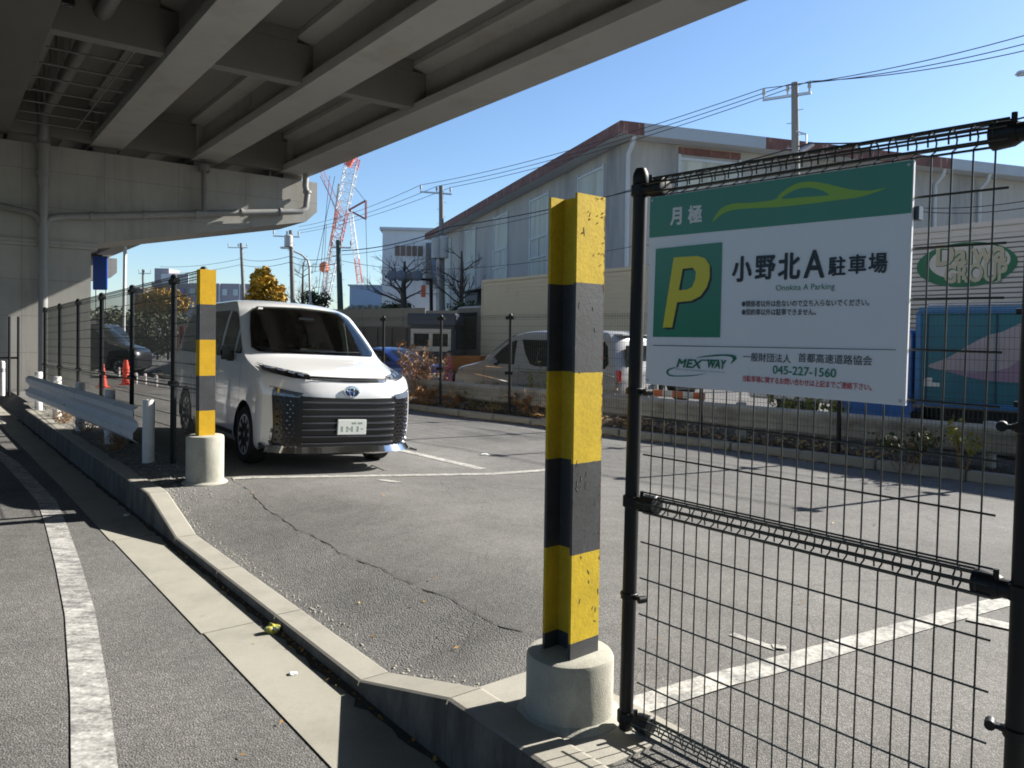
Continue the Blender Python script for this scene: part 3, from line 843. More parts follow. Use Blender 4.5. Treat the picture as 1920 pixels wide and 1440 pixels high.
stext('MEX', (237, 1119, 1168), (383, 1121, 1172), M['signdark'], .05, .25)
stext('WAY', (412, 1121, 1172), (517, 1124, 1176), M['signdark'], .05, .25)
stext('METROPOLITAN EXPRESSWAY ASSOCIATION', (230, 1176, 1184), (510, 1186, 1196), mat('pale_green_ink', (.2, .36, .32), .4), .0)
spoly('logo_bar', [(380, 1122), (470, 1124), (468, 1132), (384, 1130)], M['signdark'], .0013)
a1 = [(345, 1113), (400, 1102), (470, 1094), (530, 1094), (565, 1100), (573, 1114), (565, 1128), (540, 1146), (549, 1130), (552, 1117), (540, 1107), (500, 1102), (430, 1106)]
a2 = [(238, 1165), (200, 1180), (188, 1193), (196, 1206), (230, 1213), (300, 1212), (360, 1207), (412, 1198), (350, 1212), (300, 1217), (230, 1218), (195, 1214), (181, 1200), (180, 1188), (194, 1174)]
spoly('logo_arc', smooth_loop(a1, 3), M['signdark'], .0013); spoly('logo_arc', smooth_loop(a2, 3), M['signdark'], .0013)

# mesh fence along the road side of the car park (behind the left bollard)
def fence_run(name, label, posts, height, hs, mid, r=.0016, lift=.0, pitch=.05, prad=.03, caps=True):
    t = thing(name, label, 'fence', posts[0])
    for p in posts:
        m = MB(); m.tube([p + V((0, 0, -.1)), p + V((0, 0, height))], prad, 10)
        m.lathe([(prad * 1.3, height - .03), (prad * 1.35, height), (prad * .8, height + .025), (0, height + .03)], 10, c=p)
        for z in (height - .05, mid):
            d = (posts[1] - posts[0]).normalized(); m.tube([p - d * .11 + V((0, 0, z)), p + d * .11 + V((0, 0, z))], .036, 8)
        m.build('fence_post', M['fenceblack'], t, smooth=40, world=True)
    for a, b in zip(posts, posts[1:]):
        d = b - a; L = d.length; X = V((d.x, d.y, 0)).normalized(); Yv = V((-X.y, X.x, 0))
        for z0, z1 in ((.05, mid + .02), (mid + .03, height)):
            n = int((z1 - z0 - .1) / .13)
            q = mesh_panel(L, z0, z1, .13, [z0 + .06 + i * (z1 - z0 - .14) / n for i in range(n + 1)], True, False, r, pitch, full=False)
            q.v = [tuple(a + X * x + Yv * y + V((0, 0, z + d.z * x / L))) for x, y, z in q.v]
            q.build('mesh_panel', M['wire'], t, world=True)
    return t
ps = []
for px, py in ((332, 520), (248, 533), (182, 545), (135, 560), (100, 572), (73, 582)):
    i = len(ps)
    s = 8.86 + i * 1.95
    ps.append(W(s, 2.27 - .006 * i, .02 - .028 * i))
first = ps[0] - (ps[1] - ps[0]).normalized() * 1.05
fence_run('mesh_fence', 'black wire mesh fence in a row of posts behind the white guardrail', [first] + ps, 2.02, None, .86, r=.0034)
far = [FW(-2.1 * i, 0, -.10) for i in range(7, -6, -1)]
fence_run('mesh_fence', 'dark mesh fence along the far side of the car park before the highway', far, 1.965, None, .86, r=.0019)
lf = [gp(28, 742, -.02), gp(16, 741, -.02), gp(4, 743, -.02), gp(-30, 745, -.02)]
lf = [WB(20.6, n_, -.03) for n_ in (1.60, 1.43, 1.22, .75, .25)]
t = thing('railing', 'low brown pipe railing beside the viaduct pier', 'railing', lf[0])
for i, p in enumerate(lf):
    m = MB(); m.tube([p, p + V((0, 0, 1.78))], .028, 8); m.build('rail_post', M['fenceblack'], t, world=True)
m = MB(); m.tube([lf[0] + V((0, 0, .85)), lf[-1] + V((0, 0, .85))], .025, 6); m.build('rail', M['fenceblack'], t, world=True)

# ------------------------------------------------------------------ guardrails
def wbeam(L, x0=0.0):
    prof = [(-.0, .175), (.012, .165), (.05, .135), (.05, .075), (.012, .03), (.0, .0), (.012, -.03), (.05, -.075), (.05, -.135), (.012, -.165), (0, -.175)]
    return prof
def guardrail(posts, top, side, mp, mr, label, group, prad=.057, ext=(.2, .2), beam_top=None, z0=-.3, sc=1.0):
    t = thing('guardrail', label, 'guardrail', posts[0], group=group)
    for p, h in posts_h(posts, top):
        m = MB(); m.lathe([(prad, z0), (prad, h - .012), (prad * .85, h), (0, h + .002)], 16, c=p)
        m.build('rail_post', mp, t, smooth=40, world=True)
    a, b = posts[0], posts[-1]; X = (b - a).normalized(); Yv = V((-X.y, X.x, 0)) * side
    bt = beam_top if beam_top is not None else top - .03
    prof = wbeam(0)
    st = a - X * ext[0]; L = (b - a).length + ext[0] + ext[1]; n = max(1, int(round(L / 4)))
    for i in range(n):
        p = st + X * (L * i / n); q = st + X * (L * (i + 1) / n + (.14 if i < n - 1 else 0))
        off = Yv * (prad + .012 + (.004 if i % 2 else 0))
        pts = [off + Yv * d * sc + V((0, 0, bt + (-.175 + h) * sc)) for d, h in prof]; k = len(pts)
        pts2 = pts + [p_ + Yv * .005 for p_ in reversed(pts)]
        m = MB(); m.prism(pts2, p, q)
        m.build('rail_beam', mr, t, smooth=30, world=True)
        if i < n - 1 or True:
            m = MB()
            for dz in (-.1, .1):
                for dx in (.04, -.04): m.tube([q + X * dx + off + Yv * .03 + V((0, 0, bt - .175 + dz)), q + X * dx + off + Yv * .068 + V((0, 0, bt - .175 + dz))], .014, 8)
            if i < n - 1: m.build('bolt', M['steel'], t, world=True)
    return t
def posts_h(ps, top): return [(p, top) for p in ps]
gl = [gp(278, 866, .02), gp(107, 787, -.0)]
dl = (gl[1] - gl[0]); k = 3
gposts = [gl[0] + dl * (i / 3) for i in range(5)]
gposts = [V((p.x, p.y, .0)) for p in gposts]
guardrail(gposts, .70, 1, M['railwhite'], M['railwhite'], 'short white guardrail by the kerb to the left of the amber post', None, .062, (-.10, .45), .62, -.3, 1.15)
g0 = gp(863, 786, -.32); g1 = (dp(1390, 754, 11.7)); g1.z = -.32
gd = (g1 - g0); 
fposts = [g0 + gd * (i * .5) for i in range(-4, 5)]
guardrail(fposts, .83, -1, M['railgrey'], M['railgrey'], 'long weathered corrugated guardrail between the car park and the highway', None, .075, (1, 1), .80, -.1)

# ------------------------------------------------------------------ vehicles
def interp(levels, t):
    """Catmull-Rom over rows of numbers"""
    n = len(levels); i = min(n - 2, int(t)); u = t - i
    p0, p1, p2, p3 = levels[max(0, i - 1)], levels[i], levels[i + 1], levels[min(n - 1, i + 2)]
    out = []
    for a, b, c, d in zip(p0, p1, p2, p3):
        m1 = (c - a) / 2; m2 = (d - b) / 2
        # limited tangents: no overshoot between rows
        if (b - a) * (c - b) <= 0: m1 = 0
        else: m1 = max(-abs(2 * min(abs(b - a), abs(c - b))), min(abs(2 * min(abs(b - a), abs(c - b))), m1))
        if (c - b) * (d - c) <= 0: m2 = 0
        else: m2 = max(-abs(2 * min(abs(c - b), abs(d - c))), min(abs(2 * min(abs(c - b), abs(d - c))), m2))
        u2, u3 = u * u, u * u * u
        out.append((2 * u3 - 3 * u2 + 1) * b + (u3 - 2 * u2 + u) * m1 + (-2 * u3 + 3 * u2) * c + (u3 - u2) * m2)
    return out
FT = [0, .12, .25, .38, .5, .61, .7, .78, .85, .9, .94, .97, .99, 1.0]
def ring(row):
    z, xf, w_, sw, pf, xr, sr = row
    half = []
    for t in FT: half.append((xf - sw * t ** pf * (1 - .0) - .0, w_ * t))
    # round the corner: last points ease back
    xc = half[-1][0]; xe = xr + sr
    ns = 18
    for i in range(1, ns): half.append((xc + (xe - xc) * i / ns, w_))
    for t in reversed(FT): half.append((xr + sr * t ** 4, w_ * t))
    full = [V((x, y, z)) for x, y in half] + [V((x, -y, z)) for x, y in reversed(half[1:-1])]
    return full
def car_body(levels, arches, arch_r, wmat, name, parent, sub=4, arch_depth=.30, sillz=None):
    rows = []
    k = len(levels)
    for i in range(k - 1):
        for j in range(sub): rows.append(interp(levels, i + j / sub))
    rows.append(list(levels[-1]))
    rings = [ring(r) for r in rows]
    n = len(rings[0]); vs = [p for r in rings for p in r]; fs = []
    for i in range(len(rings) - 1):
        for j in range(n):
            j2 = (j + 1) % n
            fs.append((i * n + j, i * n + j2, (i + 1) * n + j2, (i + 1) * n + j))
    fs = [f for f in fs]
    # caps: bottom and roof as strips across (left-right)
    for base, flip in ((0, True), ((len(rings) - 1) * n, False)):
        h = n // 2
        for j in range(0, h):
            a, b = base + j, base + j + 1
            c, d = base + (n - j - 1) % n, base + (n - j) % n
            q = [a, b, c, d]
            q2 = []
            for x in q:
                if x not in q2: q2.append(x)
            if len(q2) >= 3: fs.append(tuple(q2 if flip else q2[::-1]))
    me = bpy.data.meshes.new(name); me.from_pydata(vs, [], fs); me.update()
    bm = bmesh.new(); bm.from_mesh(me); bmesh.ops.recalc_face_normals(bm, faces=bm.faces[:])
    bmesh.ops.dissolve_degenerate(bm, dist=1e-5, edges=bm.edges[:])
    bm.to_mesh(me); bm.free()
    tree = BVHTree.FromPolygons([v.co.copy() for v in me.vertices], [tuple(p.vertices) for p in me.polygons])
    o = bpy.data.objects.new(name, me); COL.objects.link(o)
    me.materials.append(wmat); me.materials.append(M['well'])
    # wheel arches cut out of the body
    c = MB(); c.mi = 1
    ymax = max(r[2] for r in rows)
    for x in arches:
        for s in (-1, 1):
            c.lathe([(arch_r, -arch_depth / 2), (arch_r, arch_depth / 2)], 40, c=(x, s * (ymax + .10 - arch_depth / 2), .325), X=V((1, 0, 0)), Y=V((0, 0, 1)), Z=V((0, -1, 0)))
    cm = bpy.data.meshes.new('cut'); cm.from_pydata(c.v, [], c.f); cm.materials.append(wmat); cm.materials.append(M['well'])
    cm.polygons.foreach_set('material_index', [1] * len(cm.polygons)); cm.update()
    bm = bmesh.new(); bm.from_mesh(cm); bmesh.ops.recalc_face_normals(bm, faces=bm.faces[:]); bm.to_mesh(cm); bm.free()
    co = bpy.data.objects.new('cut', cm); COL.objects.link(co)
    md = o.modifiers.new('b', 'BOOLEAN'); md.operation = 'DIFFERENCE'; md.object = co; md.solver = 'EXACT'
    try: md.material_mode = 'INDEX'
    except Exception: pass
    bpy.context.view_layer.update()
    me2 = bpy.data.meshes.new_from_object(o.evaluated_get(bpy.context.evaluated_depsgraph_get()))
    if len(me2.polygons) > 50:
        o.modifiers.clear(); o.data = me2
    else: o.modifiers.clear()
    bpy.data.objects.remove(co)
    me2 = o.data; me2.polygons.foreach_set('use_smooth', [True] * len(me2.polygons)); me2.set_sharp_from_angle(angle=radians(38)); 
    o.name = name; o.parent = parent
    return o, tree
def bool_cut(o, cutters, slot):
    for v_, f_ in cutters:
        cm = bpy.data.meshes.new('cut'); cm.from_pydata([tuple(p) for p in v_], [], f_)
        for mt in o.data.materials: cm.materials.append(mt)
        cm.polygons.foreach_set('material_index', [slot] * len(cm.polygons)); cm.update()
        bm = bmesh.new(); bm.from_mesh(cm); bmesh.ops.recalc_face_normals(bm, faces=bm.faces[:]); bm.to_mesh(cm); bm.free()
        co = bpy.data.objects.new('cut', cm); COL.objects.link(co)
        md = o.modifiers.new('b', 'BOOLEAN'); md.operation = 'DIFFERENCE'; md.object = co; md.solver = 'EXACT'
        bpy.context.view_layer.update()
        me = bpy.data.meshes.new_from_object(o.evaluated_get(bpy.context.evaluated_depsgraph_get()))
        o.modifiers.clear()
        if len(me.polygons) > 50: o.data = me
        bpy.data.objects.remove(co)
    o.data.polygons.foreach_set('use_smooth', [True] * len(o.data.polygons)); o.data.set_sharp_from_angle(angle=radians(38))
def loft_mesh(levels, sub=2):
    rows = []
    for i in range(len(levels) - 1):
        for j in range(sub): rows.append(interp(levels, i + j / sub))
    rows.append(list(levels[-1])); rings = [ring(r) for r in rows]; n = len(rings[0]); vs = [p for r in rings for p in r]
    fs = [(i * n + j, i * n + (j + 1) % n, (i + 1) * n + (j + 1) % n, (i + 1) * n + j) for i in range(len(rings) - 1) for j in range(n)]
    fs.append(tuple(range(n))); fs.append(tuple((len(rings) - 1) * n + j for j in range(n)))
    return vs, fs
def clear_glass(name, tint, refl=.06):
    m, nt, b = _new(name); out = nt.nodes['Material Output']
    tr = nt.nodes.new('ShaderNodeBsdfTransparent'); gl = nt.nodes.new('ShaderNodeBsdfGlossy'); gl.inputs['Roughness'].default_value = .02
    tr.inputs[0].default_value = (*tint, 1)
    fr = nt.nodes.new('ShaderNodeFresnel'); fr.inputs[0].default_value = 1.5
    n_ = noise(nt, 2.0, 2); r_ = ramp(nt, n_, [(.3, refl * .8), (.7, refl * 1.3)])
    ad = nt.nodes.new('ShaderNodeMath'); ad.operation = 'ADD'; nt.links.new(fr.outputs[0], ad.inputs[0]); nt.links.new(r_, ad.inputs[1])
    mx = nt.nodes.new('ShaderNodeMixShader'); nt.links.new(ad.outputs[0], mx.inputs[0]); nt.links.new(tr.outputs[0], mx.inputs[1]); nt.links.new(gl.outputs[0], mx.inputs[2])
    nt.links.new(mx.outputs[0], out.inputs[0]); return m
M['windscreen'] = clear_glass('windscreen_glass', (.66, .72, .68))
M['doorglass'] = clear_glass('door_glass', (.36, .41, .39), .10)
M['cabin'] = mat('cabin_lining', (.035, .035, .034), .8, var=.2)
M['seat'] = mat('seat_fabric', (.12, .118, .112), .85, var=.2, scale=8)
def project(tree, poly, axis, off=.005, step=.09, sign=1, holes=(), rnd=0):
    """outline (a,b) laid on the body: axis 'y' from the side (a=x,b=z), 'x' from the front (a=y,b=z)"""
    m = MB()
    if rnd: poly = smooth_loop(poly, rnd)
    den = []
    for i in range(len(poly)):
        a, b = V(poly[i]), V(poly[(i + 1) % len(poly)]); k = max(1, int((b - a).length / step))
        den += [tuple(a.lerp(b, j / k)) for j in range(k)]
    miss = []
    def fn(a, b):
        if axis == 'y': org, d = V((a, 3 * sign, b)), V((0, -sign, 0))
        else: org, d = V((4 * sign, a, b)), V((-sign, 0, 0))
        loc, nrm, _, _ = tree.ray_cast(org, d, 9)
        if loc is None: miss.append(1); return V((a, 0, b)) if axis == 'y' else V((0, a, b))
        if nrm.dot(d) > 0: nrm = -nrm
        return loc + nrm * off
    m.fill(den, holes, fn, None, step)
    return m
def wheel(name, parent, x, y, r, wd, side, rim_mat, spokes=10, steer=0.0):
    """side = +1 when the outer face looks to +y"""
    t = bpy.data.objects.new(name, None); COL.objects.link(t); t.parent = parent; t.location = (x, y, r)
    t.rotation_euler = (0, 0, steer)
    X, Y, Z = V((1, 0, 0)), V((0, 0, 1)), V((0, side, 0))
    rr = r * .69
    m = MB(); m.lathe([(rr, -wd / 2), (r - .03, -wd / 2), (r - .008, -wd / 2 + .02), (r, -wd / 2 + .05), (r, wd / 2 - .05), (r - .008, wd / 2 - .02), (r - .03, wd / 2), (rr + .015, wd / 2), (rr, wd / 2 - .012)], 40, X=X, Y=Y, Z=Z)
    m.build('tyre', M['tyre'], t, smooth=40)
    m = MB(); m.lathe([(rr + .002, -wd / 2 + .02), (rr + .002, wd / 2 - .008), (rr - .018, wd / 2 - .006), (rr - .022, wd / 2 - .06)], 40, X=X, Y=Y, Z=Z)
    h = wd / 2
    for i in range(spokes):
        a = 2 * pi * i / spokes; d = X * cos(a) + Y * sin(a); p = X * -sin(a) + Y * cos(a)
        pts = [d * .05 + p * .020 + Z * (h - .016), d * (rr - .006) + p * .034 + Z * (h - .008), d * (rr - .006) - p * .006 + Z * (h - .008), d * .05 - p * .020 + Z * (h - .016)]
        m.prism(pts, V((0, 0, 0)), -Z * .025)
    m.lathe([(.062, h - .05), (.06, h - .018), (.035, h - .012), (0, h - .012)], 20, X=X, Y=Y, Z=Z)
    m.build('rim', rim_mat, t, smooth=35)
    m = MB(); m.lathe([(rr - .02, h - .075), (0, h - .075)], 28, X=X, Y=Y, Z=Z); m.build('hub_disc', M['well'], t)
    return t
def onroof(tree, x, y):
    l, nn, _, _ = tree.ray_cast(V((x, y, 5)), V((0, 0, -1)), 9); return l

# ---- the white minivan.  rows: z, front x, half width, front sweep, sweep power, rear x, rear sweep
LVW = [(.19, -.20, .79, .40, 4.0, -4.60, .15), (.235, -.075, .835, .36, 4.6, -4.66, .14), (.30, -.02, .855, .33, 5.0, -4.69, .14), (.42, -.005, .862, .32, 5.0, -4.695, .13), (.62, 0.0, .865, .32, 4.6, -4.70, .13),
       (.80, .0, .865, .33, 4.2, -4.70, .13), (.90, -.015, .865, .34, 4.0, -4.70, .13), (1.0, -.05, .862, .36, 3.6, -4.69, .13), (1.06, -.10, .860, .42, 3.2, -4.685, .13), (1.115, -.30, .856, .48, 2.8, -4.68, .13),
       (1.17, -.58, .850, .40, 2.8, -4.67, .13), (1.215, -.80, .842, .31, 2.9, -4.66, .13), (1.24, -.87, .835, .28, 3.0, -4.655, .13), (1.45, -1.18, .795, .26, 3.0, -4.62, .14), (1.66, -1.49, .745, .26, 3.0, -4.57, .15),
       (1.755, -1.64, .712, .28, 2.9, -4.53, .16), (1.82, -1.80, .665, .36, 2.8, -4.47, .18), (1.862, -2.02, .60, .40, 2.8, -4.38, .2), (1.885, -2.35, .48, .45, 2.6, -4.2, .25), (1.893, -2.7, .30, .4, 2.4, -3.95, .25)]
LVW = [((1.25 + (r[0] - 1.25) * 1.06) if r[0] > 1.25 else r[0],) + r[1:] for r in LVW]
def build_minivan(name, label, loc, rot, paint, white=True, group=None):
    t = thing(name, label, 'minivan', loc, rot=rot, group=group)
    body, tree = car_body(LVW, (-.96, -3.81), .385, paint, 'body', t)
    ps = lambda nm, poly, mt, axis='y', off=.005, sides=(1, -1), step=.08, rnd=0, smooth=40: [project(tree, poly, axis, off, step, sd, rnd=rnd).build(nm, mt, t, smooth=smooth) for sd in sides]
    for sd in (1, -1):
        for x in (-.96, -3.81): wheel('wheel', t, x, sd * .75, .325, .215, sd, M['alloy'] if white else M['alloy'], steer=0)
    if white:
        body.scale = (1, 1, 1)
    wsp = [(-.70, 1.255), (.70, 1.255), (.755, 1.30), (.70, 1.52), (.63, 1.72), (.53, 1.80), (0, 1.82), (-.53, 1.80), (-.63, 1.72), (-.70, 1.52), (-.755, 1.30)]
    project(tree, wsp, 'x', .018, .03, 1).build('windshield', M['windscreen'] if white else M['glass'], t, smooth=60)
    if white:
        side = [[(-1.24, 1.225), (-1.27, 1.28), (-1.50, 1.475), (-1.50, 1.225)],
                [(-1.56, 1.20), (-1.56, 1.525), (-1.68, 1.625), (-1.80, 1.70), (-1.94, 1.74), (-2.12, 1.75), (-2.13, 1.19)],
                [(-2.22, 1.19), (-2.22, 1.755), (-3.24, 1.755), (-3.26, 1.19)], [(-3.36, 1.19), (-3.36, 1.755), (-4.22, 1.735), (-4.33, 1.62), (-4.38, 1.30), (-4.30, 1.20)]]
    else:
        side = [[(-1.30, 1.17), (-1.44, 1.33), (-1.62, 1.50), (-1.84, 1.65), (-1.98, 1.70), (-2.02, 1.70), (-2.02, 1.17)],
                [(-2.16, 1.72), (-2.30, 1.40), (-2.46, 1.19), (-2.60, 1.15), (-4.32, 1.15), (-4.40, 1.25), (-4.34, 1.58), (-4.25, 1.70)]]
    for k_, q in enumerate(side): ps('side_window', q, M['doorglass'] if white and k_ < 2 else M['glass_side'])
    if white:                       # hollow cabin seen through the front glass
        body.data.materials.append(M['cabin'])
        inner = [(.55, -.98, .78, .10, 3, -4.5, .1), (1.0, -.98, .79, .12, 3, -4.52, .12), (1.19, -.98, .785, .16, 3, -4.50, .12), (1.27, -1.02, .77, .24, 3, -4.48, .13), (1.48, -1.30, .725, .24, 3, -4.44, .14), (1.68, -1.58, .67, .24, 3, -4.38, .15), (1.78, -1.76, .60, .26, 2.9, -4.32, .16), (1.83, -1.98, .50, .3, 2.8, -4.2, .2)]
        mid = lambda pl, c, k: [(c[0] + (x - c[0]) * k, c[1] + (z - c[1]) * k) for x, z in pl]
        cuts_ = [loft_mesh(inner)]
        c = MB(); c.prism([V((.6, y, z)) for y, z in mid(wsp, (0, 1.53), .955)], V((0, 0, 0)), V((-2.75, 0, 0))); cuts_.append((c.v, c.f))
        for q in side[:2]:
            cx_ = sum(p[0] for p in q) / len(q); cz_ = sum(p[1] for p in q) / len(q)
            c = MB(); c.prism([V((x, -1.3, z)) for x, z in mid(q, (cx_, cz_), .93)], V((0, 0, 0)), V((0, 2.6, 0))); cuts_.append((c.v, c.f))
        bool_cut(body, cuts_, 2)
        den_ = lambda pl: [tuple(V(pl[i]).lerp(V(pl[(i + 1) % len(pl)]), j / 6)) for i in range(len(pl)) for j in range(6)]
        project(tree, wsp, 'x', .009, .03, 1, holes=[den_(mid(wsp, (0, 1.53), .935))]).build('windscreen_seal', M['plastic'], t, smooth=60)
        m = MB(); m.bevbox((-1.22, 0, 1.10), (.46, 1.46, .20), .06); m.build('dashboard', M['cabin'], t, smooth=50)
        m = MB(); m.bevbox((-1.12, -.30, 1.215), (.16, .42, .012), .004); m.build('dash_paper', M['pipe'], t)
        m = MB(); a_ = radians(25); m.tube([V((-1.60 + .18 * sin(q) * sin(a_), -.38 + .185 * cos(q), 1.10 + .18 * sin(q) * cos(a_))) for q in [2 * pi * i / 24 for i in range(24)]], .016, 8, closed=True); m.tube([V((-1.60, -.55, 1.10)), V((-1.60, -.21, 1.10))], .02, 6); m.build('steering_wheel', M['plastic'], t, smooth=50)
        for x_ in (-2.10, -3.05):
            for y_ in (-.38, .38):
                m = MB(); m.bevbox((x_, y_, .98), (.17, .52, .70), .07, X=V((.97, 0, -.22)), Z=V((-.22, 0, .97)).normalized()); m.bevbox((x_ + .28, y_, .66), (.52, .52, .16), .06)
                m.bevbox((x_ - .15, y_, 1.46), (.10, .27, .19), .05); m.tube([V((x_ - .12, y_ - .06, 1.28)), V((x_ - .14, y_ - .06, 1.42))], .01, 6); m.tube([V((x_ - .12, y_ + .06, 1.28)), V((x_ - .14, y_ + .06, 1.42))], .01, 6)
                m.build('seat', M['seat'], t, smooth=50)
    # door seams and side trim
    def seam(pts, wd=.008, nm='door_seam', mt=None, off=.003):
        for sd in (1, -1):
            m = MB()
            for a, b in zip(pts, pts[1:]):
                a, b = V(a), V(b); d = (b - a).normalized(); q = V((-d.y, d.x)) * wd / 2
                pj = project(tree, [tuple(a - q), tuple(b - q), tuple(b + q), tuple(a + q)], 'y', off, .12, sd); m.add([V(p) for p in pj.v], pj.f)
            m.build(nm, mt or M['plastic'], t)
    for x in (-1.18, -2.17, -3.31): seam([(x, .33), (x + .02, .75), (x, 1.16)])
    seam([(-1.4, .30), (-3.37, .30)], .05, 'sill', M['plastic'])
    seam([(-2.2, 1.02), (-4.5, 1.02)], .014)
    for x in (-2.03, -2.40):
        for sd in (1, -1):
            y = (sd * .862); m = MB(); m.bevbox((x, y + sd * .012, .99), (.20, .025, .032), .01); m.build('door_handle', M['chrome'], t)
    for sd in (1, -1):
        m = MB(); m.bevbox((-1.52, sd * .945, 1.225), (.12, .19, .16), .045); m.build('side_mirror', M['plastic'] if white else paint, t, smooth=50)
        m = MB(); m.bevbox((-1.54, sd * .875, 1.165), (.09, .13, .07), .02); m.build('mirror_arm', M['plastic'], t)
        m = MB(); m.bevbox((-4.60, sd * .805, 1.25 if white else 1.02), (.14, .06, .66 if white else .24), .02); m.build('tail_lamp', M['lamp_red'], t)
    m = MB(); m.bevbox((-4.63, 0, 1.40), (.03, 1.15, .46), .01); m.build('rear_window', M['glass_side'], t)
    # ---- nose
    if white:
        gr = [(-.52, .815), (0, .80), (.52, .815), (.60, .845), (.80, .885), (.845, .875), (.852, .80), (.842, .62), (.835, .47), (.846, .33), (.80, .272), (.5, .262), (0, .258), (-.5, .262), (-.80, .272), (-.846, .33), (-.835, .47), (-.842, .62), (-.852, .80), (-.845, .875), (-.80, .885), (-.60, .845)]
        gr = [(a * (.925 if abs(a) > .55 else 1), b) for a, b in gr]
        project(tree, gr, 'x', .010, .03, 1).build('grille', M['plastic'], t, smooth=50)
        for i in range(7):
            z = .755 - i * .072
            m = MB(); pr = []
            k = 28
            up, lo = [], []
            for j in range(k + 1):
                y = -.53 + 1.06 * j / k
                l, nn, _, _ = tree.ray_cast(V((3, y, z)), V((-1, 0, 0)), 9)
                up.append(l)
            prof = [(.004, -.016), (.026, -.008), (.026, .006), (.004, .016)]
            vs = [V((l.x + dx, l.y, l.z + dz)) for l in up for dx, dz in prof]
            m.add(vs, [(a * 4 + b, a * 4 + b + 1, a * 4 + b + 5, a * 4 + b + 4) for a in range(k) for b in range(3)])
            m.build('grille_bar', M['darkchrome'], t, smooth=20)
        for sd in (1, -1):              # studded mesh at the sides of the grille
            m = MB(); r = random.Random(2)
            for i in range(5):
                for j in range(13):
                    y = (.565 + i * .050 + (.026 if j % 2 else 0)) * sd; z = .795 - j * .040
                    if abs(y) > .745: continue
                    l, nn, _, _ = tree.ray_cast(V((3, y, z)), V((-1, 0, 0)), 9)
                    sc = .6 + .4 * min(1, (abs(y) - .55) / .15)
                    u = V((0, 0, 1)); wv = nn.cross(u).normalized()
                    pts = [l + nn * .013 + wv * .023 * sc, l + nn * .013 + u * .016 * sc, l + nn * .013 - wv * .023 * sc, l + nn * .013 - u * .016 * sc]
                    tip = l + nn * .032 - u * .006
                    m.add(pts + [tip], [(0, 1, 4), (1, 2, 4), (2, 3, 4), (3, 0, 4)])
            m.build('grille_stud', M['stud'], t); m = MB()
            lampq = [(.56, .845), (.80, .885), (.845, .872), (.845, .815), (.60, .80)]
            project(tree, [(a * sd * .925, b) for a, b in lampq], 'x', .016, .02, 1).build('front_lamp', M['lamp'], t, smooth=50)
            fr = [(.83, .47), (.848, .47), (.858, .33), (.815, .262), (.80, .275), (.838, .335)]
            project(tree, [(a * sd * .925, b) for a, b in fr], 'x', .020, .02, 1).build('chrome_trim', M['chrome'], t)
            hl = [(.44, .985), (.44, 1.035), (.62, 1.062), (.76, 1.098), (.815, 1.115), (.822, 1.06), (.76, 1.035), (.62, 1.0)]
            project(tree, [(a * sd, b) for a, b in hl], 'x', .010, .02, 1).build('headlight', M['plastic'], t, smooth=50)
            for i in range(4):
                y0 = .50 + i * .078; z0 = 1.012 + i * .019
                q = [(y0, z0), (y0, z0 + .028), (y0 + .052, z0 + .042), (y0 + .052, z0 + .014)]
                project(tree, [(a * sd, b) for a, b in q], 'x', .017, .02, 1).build('led_cell', M['lamp'], t)
        project(tree, [(-.44, 1.006), (-.44, 1.027), (0, 1.022), (.44, 1.027), (.44, 1.006), (0, .998)], 'x', .006, .03, 1).build('light_bar', M['plastic'], t)
        project(tree, [(-.44, .987), (-.44, .998), (0, .992), (.44, .998), (.44, .987), (0, .978)], 'x', .010, .05, 1).build('chrome_strip', M['chrome'], t)
        lw, up_ = [], []
        for j in range(41):
            y = -.80 + 1.60 * j / 40
            h_ = tree.ray_cast(V((3, y, .29)), V((-1, 0, 0)), 9)
            h2 = h_[1].copy(); h2.z = 0; h2.normalize(); up_.append(h_[0] + h2 * .014); lw.append(V((h_[0].x, h_[0].y, .222)) + h2 * .062)
        m = MB(); n_ = len(lw); lb = [p + V((-.05, 0, -.012)) for p in lw]
        m.add(up_ + lw + lb, [(j, j + 1, j + 1 + n_, j + n_) for j in range(n_ - 1)] + [(j + n_, j + 1 + n_, j + 1 + 2 * n_, j + 2 * n_) for j in range(n_ - 1)])
        m.build('lip_shelf', M['chrome'], t, smooth=40)
        lip = [(-.86, .335), (-.80, .285), (-.5, .272), (0, .268), (.5, .272), (.80, .285), (.86, .335), (.83, .215), (.5, .212), (0, .21), (-.5, .212), (-.83, .222)]
        project(tree, lip, 'x', .032, .02, 1).build('chrome_lip', M['chrome'], t, smooth=60)
        def fseam(pts, nm, mt, wd=.007, off=.006):
            m = MB()
            for a_, b_ in zip(pts, pts[1:]):
                k_ = max(2, int((V(a_) - V(b_)).length / .03)); L_, R_ = [], []
                for j in range(k_ + 1):
                    q_ = V(a_).lerp(V(b_), j / k_); dd_ = (V(b_) - V(a_)).normalized(); pq = V((-dd_.y, dd_.x)) * wd / 2
                    for lst, e_ in ((L_, q_ - pq), (R_, q_ + pq)):
                        h_, n_, _, _ = tree.ray_cast(V((4, e_.x, e_.y)), V((-1, 0, 0)), 9)
                        lst.append(h_ + n_ * off if h_ else V((0, e_.x, e_.y)))
                m.add(L_ + R_, [(j, j + 1, j + k_ + 2, j + k_ + 1) for j in range(k_)])
            return m.build(nm, mt, t)
        for sd in (1, -1): fseam([(sd * .45, 1.045), (sd * .62, 1.075), (sd * .76, 1.112), (sd * .80, 1.135)], 'hood_gap', M['plastic'])
        fseam([(-.42, .985), (0, .978), (.42, .985)], 'bumper_gap', M['plastic'], .005)
        for sd in (1, -1): fseam([(sd * .80, .90), (sd * .66, .862), (sd * .52, .842)], 'grille_brow', M['chrome'], .014, .014)
